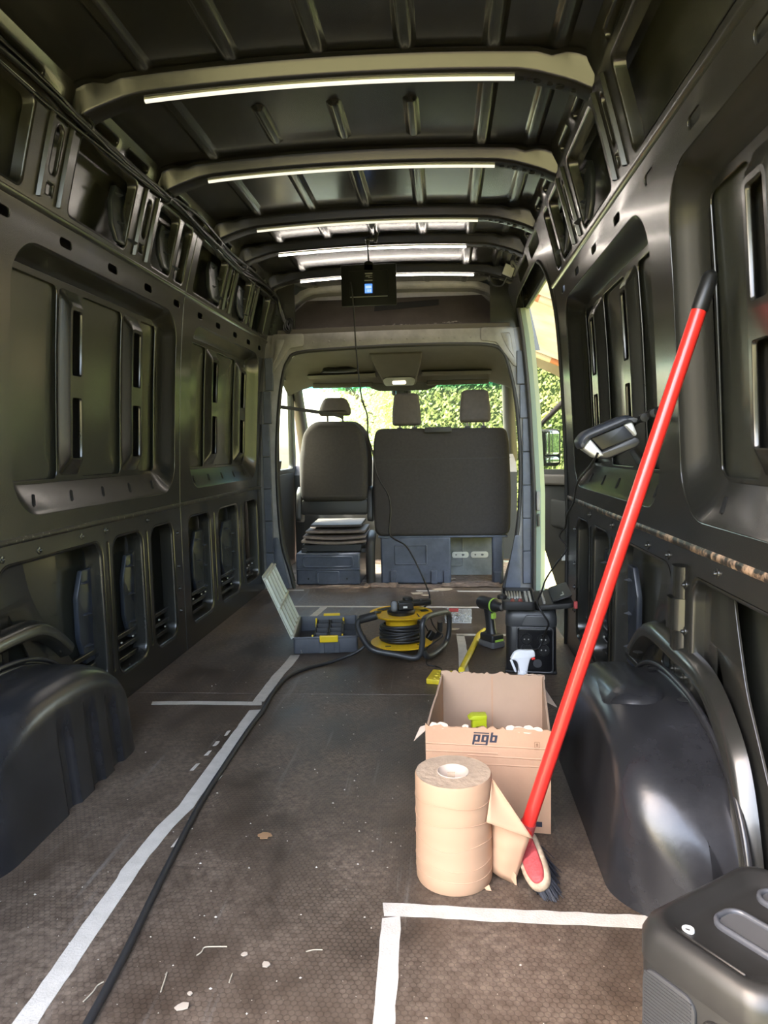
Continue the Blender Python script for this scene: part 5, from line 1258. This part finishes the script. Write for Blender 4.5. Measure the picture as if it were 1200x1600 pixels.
# ------------------------------------------------------------------ drill
dr = empty('cordless_drill', (.525, 3.235, 0), math.radians(38), 'dark cordless drill with green accents standing on its battery', 'drill')
mat('drill_dark', (.020, .020, .022), .45); mat('drill_green', (.42, .70, .10), .45); mat('battery_grey', (.10, .10, .105), .5)
m = MB(); m.plate(rpoly([(-.05, -.04), (.05, -.04), (.055, .04), (-.055, .04)], .012, 3), (), .028, .005, fn=lambda u, v, w: (v * .95, u, .0145 + w)); m.build('battery_base', 'battery_grey', dr, 40)
m = MB(); m.plate(rpoly([(-.045, -.036), (.045, -.036), (.05, .036), (-.05, .036)], .012, 3), (), .034, .008, fn=lambda u, v, w: (v * .95, u, .043 + w)); m.build('battery', 'drill_dark', dr, 40)
m = MB(); m.loft([[(r * math.cos(a), .0 + r * 1.35 * math.sin(a) + oy, z) for a in [2 * PI * k / 12 for k in range(12)]] for z, r, oy in ((.055, .024, .0), (.08, .019, .004), (.13, .0185, .012), (.17, .022, .016))], cap0=True, cap1=True); m.build('handle', 'drill_dark', dr, 60)
m = MB(); m.lathe([(.014, -.085), (.020, -.08), (.021, -.055), (.027, -.05), (.031, -.03), (.031, .05), (.026, .065), (.012, .068)], 20, (0, .01, .192), 'y'); m.build('motor_housing', 'drill_dark', dr, 50)
m = MB(); m.lathe([(.004, -.098), (.011, -.097), (.016, -.083)], 14, (0, .01, .192), 'y'); m.build('chuck', 'grey_steel', dr, 50)
m = MB(); m.box(-.012, .012, -.022, -.006, .128, .156); m.build('trigger', 'drill_green', dr, bevel=.005)
m = MB(); m.box(-.025, .025, -.0535, -.051, .030, .040); m.build('battery_label', 'drill_green', dr, bevel=.001)
m = MB(); m.lathe([(.0315, -.035), (.0325, -.033), (.0325, -.027), (.0315, -.025)], 20, (0, .01, .192), 'y', cap=False); m.build('accent_ring', 'drill_green', dr)
# sorting box
clear_mat('box_clear', (.78, .78, .76), .28)
ab = empty('parts_case', (.385, 3.73, 0), math.radians(-3), 'small clear parts case full of screws behind the reel', 'case')
m = MB(); m.plate(rrect(-.07, .07, -.075, .075, .008, 3), [rrect(-.066, .066, -.071, .071, .006, 3)], .04, .002, fn=lambda u, v, w: (u, v, .022 + w)); m.build('case_wall', 'box_clear', ab, 40)
m = MB(); m.box(-.068, .068, -.073, .073, .001, .005); m.build('case_bottom', 'sticker_white', ab)
m = MB(); m.box(-.07, .07, -.075, .075, .0415, .0445); m.build('case_lid', 'box_clear', ab, bevel=.001)
for x in (-.022, .022):
    m = MB(); m.box(x - .001, x + .001, -.07, .07, .005, .04); m.build('divider', 'box_clear', ab)
m = MB()
for k in range(90):
    x, y = random.uniform(-.06, .06), random.uniform(-.066, .066); a = random.random() * 6.28
    m.tube([(x, y, .008 + random.random() * .02), (x + .014 * math.cos(a), y + .014 * math.sin(a), .008 + random.random() * .02)], .002, 4)
s0 = m.build('screws', 'alu', ab, 60); s0['kind'] = 'stuff'
m = MB()
for k in range(40):
    x, y = random.uniform(-.06, .06), random.uniform(-.066, .066); a = random.random() * 6.28
    m.tube([(x, y, .010 + random.random() * .02), (x + .012 * math.cos(a), y + .012 * math.sin(a), .010 + random.random() * .02)], .0025, 4)
s0 = m.build('dark_screws', 'tool_dark', ab, 60); s0['kind'] = 'stuff'
m = MB(); m.box(-.05, .0, -.01, .07, .0447, .0455); m.build('red_label', 'broom_red', ab)

# yellow bar and block
mat('bar_yellow', (.78, .60, .03), .45, var=.12, vscale=20)
m = MB(); m.tube(curve_pts([at(757, 983, 2, .012), at(749, 992, 2, .013), at(743, 1004, 2, .013), at(733, 1023, 2, .013), at(722, 1046, 2, .013)], 6), [.008] * 6 + [.012] * 13 + [.011] * 5 + [.012], 10) if False else MB()
pth = curve_pts([at(757, 983, 2, .012), at(748, 992, 2, .013), at(742, 1005, 2, .013), at(733, 1023, 2, .013), at(721, 1047, 2, .013)], 6)
m = MB(); m.tube(pth, [.007 + .006 * min(1, k / 8) for k in range(len(pth))], 10)
tag(m.build('curved_bar', 'bar_yellow', None, 60), 'slim yellow curved bar lying on the floor beside the drill', 'tool')
yb = empty('yellow_block', (.30, 2.745, 0), math.radians(-12), 'notched yellow perforated block on the floor behind the cardboard box', 'block')
m = MB(); m.plate(rpoly([(-.05, -.06), (.05, -.06), (.05, -.006), (.02, .0), (.05, .012), (.05, .065), (-.05, .065)], .006, 2), [stadium(-.02 + .02 * (k % 2), -.045 + k * .016, .010, .006) for k in range(7)], .02, .003, fn=lambda u, v, w: (u, v, .0105 + w)); m.build('plate', 'bar_yellow', yb, 40)
m = MB(); m.box(-.046, .046, -.056, .06, .003, .008); m.build('base', 'tool_dark', yb)

# ------------------------------------------------------------------ power station, tool case on it, spray bottle
mat('ps_black', (.020, .020, .021), .38); mat('ps_grey', (.055, .056, .058), .42); mat('ps_gloss', (.006, .006, .007), .3, spec=.3)
ps = empty('power_station', (.556, 2.845, 0), math.radians(-7), 'upright black power station with sockets behind the cardboard box', 'power station')
PW, PD, PH = .198, .26, .262
m = MB(); m.plate(rrect(0, PW, 0, PD, .03, 5), (), PH * .72, .006, fn=lambda u, v, w: (u, v, PH * .36 + .004 + w)); m.build('body', 'ps_black', ps, 40)
rings = []
for z, i in ((.72, 0), (.74, -.002), (.86, -.002), (.96, .004), (1.0, .014)):
    rings.append([(p[0], p[1], PH * z) for p in rrect(i, PW - i, i, PD - i, .03, 5)])
m = MB(); m.loft(rings, cap0=True, cap1=True); m.build('top_cover', 'ps_grey', ps, 50)
m = MB(); m.plate(rpoly([(.06, .195), (.176, .195), (.156, .238), (.08, .238)], .006, 3), (), .012, .004, fn=lambda u, v, w: (u, -.003 + w, v)); m.build('handle_recess', 'ps_grey', ps, 40)
m = MB(); m.plate(rrect(.048, .182, .012, .186, .012, 4), (), .010, .003, fn=lambda u, v, w: (u, -.003 + w, v)); fp = m.build('socket_panel', 'ps_gloss', ps, 40)
m = MB(); m.plate(rrect(.042, .188, .006, .192, .014, 4), [rrect(.048, .182, .012, .186, .012, 4)], .012, .003, fn=lambda u, v, w: (u, -.003 + w, v)); m.build('panel_rim', 'ps_grey', ps, 40)
for (x, z) in ((.082, .142), (.148, .142), (.082, .100), (.148, .100)):
    m = MB(); m.lathe([(.021, -.010), (.0225, -.012), (.024, -.010), (.024, -.006)], 20, (x, 0, z), 'y', cap=False); s1 = m.build('socket', 'ps_grey', ps, 50)
    m = MB(); m.lathe([(.021, -.0095), (.020, -.004), (.001, -.004)], 20, (x, -.0045, z), 'y', cap=False); m.build('socket_well', 'hole_dark', s1, 50)
    for dx in (-.008, .008):
        m = MB(); m.lathe([(.003, -.0105), (.003, -.009)], 8, (x + dx, 0, z), 'y'); m.build('contact', 'alu', s1)
m = MB(); m.lathe([(.001, -.010), (.017, -.010), (.018, -.006)], 24, (.125, 0, .045), 'y', cap=False); m.build('power_button', 'ps_grey', ps, 50)
m = MB(); m.box(-.003, PW + .003, -.004, PD, .001, .012); m.build('foot', 'ps_black', ps, bevel=.004)
m = MB(); m.tube(curve_pts([(.148, -.012, .145), (.135, -.02, .12), (.125, -.022, .108), (.10, -.02, .104), (.07, -.02, .10), (.062, -.025, .08), (.075, -.03, .04), (.085, -.03, .005)], 6), .0035, 6); m.build('plug_lead', 'cable_black', ps, 60)
tc_ = empty('tool_case', (.545, 2.80, PH + .002), math.radians(-4), 'open black socket set case lying on top of the power station', 'tool case')
m = MB(); m.plate(rrect(-.005, .125, .0, .29, .02, 4), [rrect(.0, .12, .005, .285, .018, 4)], .034, .004, fn=lambda u, v, w: (u, v, .018 + w)); m.build('tray', 'rubber', tc_, 40)
m = MB(); m.box(0, .12, .006, .284, .002, .014); m.build('tray_insert', 'tool_dark', tc_)
m = MB(); m.plate(rrect(.128, .27, .0, .29, .02, 4), (), .020, .004, fn=lambda u, v, w: (u, v, .012 + w + max(0, u - .17) * .12)); ld = m.build('lid', 'rubber', tc_, 40)
m = MB(); m.plate(rrect(.19, .265, .01, .28, .015, 4), (), .006, .002, fn=lambda u, v, w: (u, v, .028 + w + (u - .17) * .35)); m.build('lid_flap', 'cab_plastic', tc_, 40)
m = MB(); m.plate(rpoly([(.222, .05), (.236, .05), (.236, .10), (.232, .10), (.232, .055), (.222, .055)], .001, 1), (), .002, 0, fn=lambda u, v, w: (u, v, .034 + w + (u - .17) * .35)); m.build('lid_mark', 'alu', tc_)
m = MB(); m.box(.268, .282, -.004, .012, .012, .040); m.build('red_tag', 'broom_red', tc_, bevel=.002)
for i in range(2):
    for k in range(9):
        m = MB(); m.lathe([(.0055, 0), (.0060, .002), (.0060, .014), (.004, .0145), (.0038, .008)], 10, (.092 + i * .016, .02 + k * .029, .013)); m.build('socket_piece', 'alu', tc_, 40)
for k in range(10):
    m = MB(); m.lathe([(.0045, 0), (.0050, .002), (.0050, .012), (.003, .0125)], 8, (.158, .02 + k * .026, .022)); m.build('socket_piece', 'alu', tc_, 40)
for k in range(6):
    m = MB(); m.tube([(.015 + k * .011, .16 - .01 * (k % 2), .019), (.012 + k * .012, .27, .021)], [.005, .0035], 8); m.build('bit_holder', 'alu', tc_, 50)
for k in range(2):
    m = MB(); m.tube([(.035 + k * .03, .02, .022), (.037 + k * .03, .085, .022), (.038 + k * .03, .12, .02)], [.011, .009, .003], 10); m.build('tool_handle', 'broom_red', tc_, 50)
m = MB(); m.lathe([(.018, 0), (.020, .004), (.020, .012), (.016, .016), (.009, .014), (.009, .004)], 18, (-.005, .10, .026)); m.build('ratchet_head', 'rubber', tc_, 50)
sb = empty('spray_bottle', (.562, 2.28, 0), math.radians(8), 'white trigger spray bottle standing behind the cardboard box', 'spray bottle')
sb.scale = (.80, .80, .95)
mat('white_plastic', (.80, .81, .82), .4); mat('bottle_blue', (.55, .63, .78), .35)
m = MB(); m.lathe([(.001, .001), (.040, .002), (.042, .01), (.042, .11), (.034, .14), (.020, .165), (.017, .175)], 24, cap=False); m.build('bottle', 'bottle_blue', sb, 60)
m = MB(); m.lathe([(.017, .172), (.020, .174), (.020, .195), (.016, .20)], 20); m.build('collar', 'white_plastic', sb, 50)
m = MB(); m.plate(rpoly([(-.052, .245), (-.036, .268), (-.018, .276), (.046, .274), (.050, .250), (.030, .248), (.022, .222), (.016, .195), (-.016, .195), (-.018, .228), (-.030, .242)], .008, 3), (), .026, .006, fn=lambda u, v, w: (u, w, v - .006)); m.build('sprayer_head', 'white_plastic', sb, 50)
m = MB(); m.plate(rpoly([(-.052, .240), (-.044, .244), (-.030, .215), (-.026, .20), (-.033, .20)], .003, 2), (), .016, .003, fn=lambda u, v, w: (u, w, v - .006)); m.build('trigger', 'white_plastic', sb, 50)
m = MB(); m.box(.034, .048, -.014, .014, .235, .243); m.build('nozzle_clip', 'red_paint', sb, bevel=.003)

# ------------------------------------------------------------------ black equipment box, bottom right
mat('box_black', (.013, .013, .0125), .42, var=.2, vscale=14); mat('box_mesh', (.022, .023, .025), .6); mat('slot_grey', (.05, .053, .06), .35)
eb = empty('equipment_box', (.555, .905, 0), math.radians(35), 'large black portable equipment box with recessed top at lower right', 'equipment box')
EW, EL, EH = .25, .185, .30     # along x (away), along -y (to the right/near)
m = MB(); m.plate(rrect(0, EW, -EL, 0, .03, 5), (), EH - .05, .006, fn=lambda u, v, w: (u, v, (EH - .05) / 2 + .002 + w)); m.build('body', 'box_black', eb, 40)
rings = []
for z, i in ((-.055, .004), (-.05, -.003), (-.02, -.003), (-.006, .003), (.0, .012), (-.001, .018), (-.012, .028), (-.016, .04)):
    rings.append([(p[0], p[1], EH + z) for p in rrect(i, EW - i, -EL + i, -i, .035, 6)])
m = MB(); m.loft(rings, cap0=True, cap1=True); m.build('top_rim', 'box_black', eb, 50)
for (xa, xb, ya, yb_) in ((.085, .140, -.160, -.045), (.178, .222, -.160, -.045)):
    m = MB(); m.plate(rrect(xa, xb, ya, yb_, .022, 6), [rrect(xa + .007, xb - .007, ya + .007, yb_ - .007, .015, 6)], .010, .003, fn=lambda u, v, w: (u, v, EH - .014 + w)); s1 = m.build('slot_ring', 'slot_grey', eb, 50)
    m = MB(); m.plate(rrect(xa + .007, xb - .007, ya + .007, yb_ - .007, .015, 6), (), .003, 0, fn=lambda u, v, w: (u, v, EH - .0155 + w)); m.build('slot_bottom', 'ps_grey', s1, 50)
m = MB(); m.lathe([(.003, .001), (.004, .003), (.0075, .003), (.008, .0)], 16, (.050, -.044, EH - .0158), cap=False); m.build('screw_washer', 'sticker_white', eb, 50)
m = MB(); m.box(.03, .034, -EL + .05, -.03, EH - .016, EH - .008); m.build('top_ledge', 'box_black', eb, bevel=.002)
m = MB(); m.plate(rrect(-.165, -.03, .03, .225, .02, 5), (), .004, .001, fn=lambda u, v, w: (-.002 + w, u, v)); m.build('mesh_panel', 'box_mesh', eb, 40) if False else None
m = MB(); m.plate(rrect(.03, EW - .03, .03, .225, .02, 5), (), .004, .001, fn=lambda u, v, w: (u, .001 + w, v)); m.build('rear_panel', 'box_mesh', eb, 40)
m = MB()
for k in range(13):
    for j in range(26):
        pass
m.plate(rrect(-.095, -.018, .01, .244, .018, 5), (), .006, .002, fn=lambda u, v, w: (-.0015 + w, u, v)); m.build('mesh_panel', 'box_mesh', eb, 40)
m = MB()
for j in range(48):
    z = .016 + j * .0047
    m.box(-.0056, -.0040, -.090, -.022, z, z + .002)
m.build('mesh_ridges', 'box_mesh', eb)['kind'] = 'stuff'
m = MB(); m.plate(rrect(-EL + .02, -.102, .01, .235, .02, 5), (), .008, .003, fn=lambda u, v, w: (-.0015 + w, u, v)); m.build('side_panel', 'box_black', eb, 40)

# ------------------------------------------------------------------ work lamp on the right wall
mat('lamp_silver', (.55, .55, .53), .3, .5); mat('lamp_shell', (.030, .034, .045), .45)
wlp = empty('work_lamp', (.735, 1.91, .93), 0, 'black and silver work lamp clamped to the right wall', 'work lamp')
ta = math.radians(23)
def wfn_(u, v, w):   # u along the lamp, v up, w towards the viewer
    x = math.cos(ta) * u - math.sin(ta) * v; z = math.sin(ta) * u + math.cos(ta) * v
    x *= .88; z *= .88
    return (.738 + x, 1.905 + w * .9 + x * -.25, .930 + z)
m = MB(); m.plate(rpoly([(-.085, -.012), (-.088, .02), (-.06, .038), (.06, .038), (.082, .02), (.08, .0), (.07, .012), (-.06, .012)], .014, 4), (), .085, .012, fn=wfn_); P(m.build('shell', 'lamp_shell', None, 50), wlp)
m = MB(); m.plate(rpoly([(-.082, -.004), (-.05, .014), (-.032, -.05), (-.058, -.046)], .006, 3), (), .062, .006, fn=wfn_); P(m.build('end_cap', 'lamp_silver', None, 50), wlp)
m = MB(); m.plate(rpoly([(.046, .014), (.072, .012), (.070, -.028), (.060, -.032)], .006, 3), (), .062, .006, fn=wfn_); P(m.build('end_cap', 'lamp_silver', None, 50), wlp)
m = MB(); m.plate(rpoly([(-.05, .014), (.05, .014), (.062, -.034), (-.034, -.034)], .006, 3), (), .05, .004, fn=wfn_); P(m.build('lens', 'ps_gloss', None, 50), wlp)
m = MB(); m.plate(rpoly([(-.056, -.034), (.066, -.030), (.07, -.052), (.05, -.062), (-.03, -.062), (-.05, -.05)], .008, 3), (), .06, .006, fn=wfn_); P(m.build('base', 'ps_black', None, 50), wlp)
m = MB(); m.tube(curve_pts([wfn_(.08, .005, .0), (.830, 1.90, .975), (.85, 1.885, .985), (.868, 1.87, .99), (.885, 1.86, 1.005)], 5), [.009, .008, .008, .009, .008, .010, .010, .011, .011, .012, .012, .012, .013, .013, .014, .015, .016, .017, .018, .018, .018], 10); P(m.build('arm', 'cable_black', None, 60), wlp)
for q in ((.828, 1.90, .974), (.848, 1.887, .984)):
    m = MB(); m.lathe([(.001, -.014), (.011, -.013), (.011, .013), (.001, .014)], 12, q, 'y'); P(m.build('knuckle', 'cable_black', None, 50), wlp)
m = MB(); m.plate(rpoly([(-.012, -.02), (.03, .02), (.045, .06), (.02, .055), (-.02, .01)], .008, 3), (), .03, .004, fn=lambda u, v, w: (.885 + u * .6, 1.86 + w, 1.0 + v)); P(m.build('clamp', 'cable_black', None, 50), wlp)
cord_px([(934, 708, 1.88), (930, 716, 1.9), (921, 730, 2.0), (908, 745, 2.25), (900, 762, 2.5), (896, 785, 2.75), (886, 805, 3.0), (884, 822, 3.08), (877, 832, 3.15), (875, 840, 3.15), (884, 852, 3.1), (884, 862, 3.06), (868, 882, 2.95), (853, 905, 2.85), (846, 925, 2.79), (840, 938, 2.76), (842, 948, 2.73), (850, 962, 2.72), (857, 974, 2.73), (853, 986, 2.77), (848, 996, 2.80)], .0036, 'lamp_cord', 'black lamp cord drooping along the door pillar to the power station')

# ------------------------------------------------------------------ scraps and crumbs on the floor
mat('scrap', (.42, .35, .27), .9); mat('scrap_leaf', (.30, .17, .08), .9); mat('crumb', (.45, .40, .33), .9); mat('sliver', (.40, .34, .25), .9)
def scrap(px, py, s, label, m_='scrap', n=9, el=1.0, rot=0., name='paper_scrap', cat='scrap'):
    c = at(px, py, 2, 0); pts = []
    for k in range(n):
        a = 2 * PI * k / n; r = s * (.6 + .55 * random.random()); u, v = r * math.cos(a) * el, r * math.sin(a)
        pts.append((u * math.cos(rot) - v * math.sin(rot), u * math.sin(rot) + v * math.cos(rot)))
    m = MB(); m.plate(pts, (), .002, 0, fn=lambda u, v, w: (c.x + u, c.y + v, .0035 + w + .06 * abs(u) * (s / .02 if s < .02 else 1) ** 0 * .5))
    return tag(m.build(name, m_, None, 20), label, cat)
scrap(692, 922, .05, 'pale crumpled paper scrap on the floor behind the bench', 'scrap', 8, 1.3)
scrap(652, 928, .04, 'torn beige paper piece near the small threshold tape', 'scrap', 11, 1.4, .3)
scrap(665, 931, .025, 'small beige paper bit right of the torn paper piece', 'scrap', 9, 1.2)
scrap(706, 905, .03, 'tiny paper bit against the bench base foot', 'scrap', 8)
scrap(707, 984, .025, 'pale label scrap beside the reel frame', 'scrap', 7, 1.6, -.5)
scrap(413, 1308, .014, 'dry brown leaf fragment in the middle of the floor', 'scrap_leaf', 13, 1.3, name='dry_leaf', cat='leaf')
scrap(415, 1510, .008, 'pale angular chip near the bottom edge of the floor', 'scrap', 6, 1.2, name='wood_chip', cat='chip')
scrap(286, 1576, .009, 'curved beige chip at the lower left of the floor', 'scrap', 8, 1.6, .3, name='wood_chip', cat='chip')
scrap(296, 1555, .005, 'small round white chip beside the curved beige chip', 'scrap', 7, name='wood_chip', cat='chip')
scrap(382, 1494, .005, 'small beige chip left of the pale angular chip', 'scrap', 7, 1.2, name='wood_chip', cat='chip')
for pts, lab in (([(307, 1493), (315, 1487), (320, 1480), (340, 1479), (355, 1479)], 'thin twisted wood sliver lying near the lower middle floor'), ([(251, 1550), (256, 1535), (261, 1519)], 'straight thin sliver on the lower left floor'), ([(478, 1487), (490, 1484), (504, 1484)], 'thin pale sliver left of the near tape corner'), ([(358, 1535), (363, 1521)], 'short pale sliver right of the straight sliver'), ([(130, 1565), (145, 1550), (152, 1540), (162, 1534)], 'curly pale sliver beside the floor cord at lower left')):
    m = MB(); m.tube(curve_pts([at(a, b, 2, .002) for a, b in pts], 4), .0013, 5)
    tag(m.build('wood_sliver', 'sliver', None, 60), lab, 'sliver', 'wood slivers on the floor')
random.seed(11)
m = MB()
for k in range(900):
    y = .9 + 3.6 * random.random() ** 1.6; x = random.uniform(-.62, .62) if random.random() < .8 else random.gauss(-.1, .2)
    if any(a < x < b and c < y < d for a, b, c, d in ((-.45, -.05, 3.02, 3.55), (-.1, .4, 2.85, 3.35), (.24, .66, 1.3, 2.1), (.5, .8, 2.7, 3.2), (.28, .47, 3.6, 3.85), (.22, .38, 2.65, 2.85))): continue
    if 1.2 < y < 2.2: x = max(-.6, min(.6, x))
    s = random.choice((.0006, .0008, .001, .001, .0014, .0022)) * random.uniform(.7, 1.2)
    a = random.random() * 6
    m.add([(x + s * 1.4 * math.cos(a), y + s * math.sin(a), .0002), (x - s * math.sin(a), y + s * math.cos(a), .0002), (x - s * 1.3 * math.cos(a), y - s * math.sin(a), .0002), (x + s * math.sin(a), y - s * math.cos(a), .0002), (x, y, .0002 + s)], [(0, 1, 4), (1, 2, 4), (2, 3, 4), (3, 0, 4), (3, 2, 1, 0)])
tag(m.build('sawdust_crumbs', 'crumb', None, 20), 'tiny pale crumbs and sawdust scattered over the floor', 'crumbs', kind='stuff')
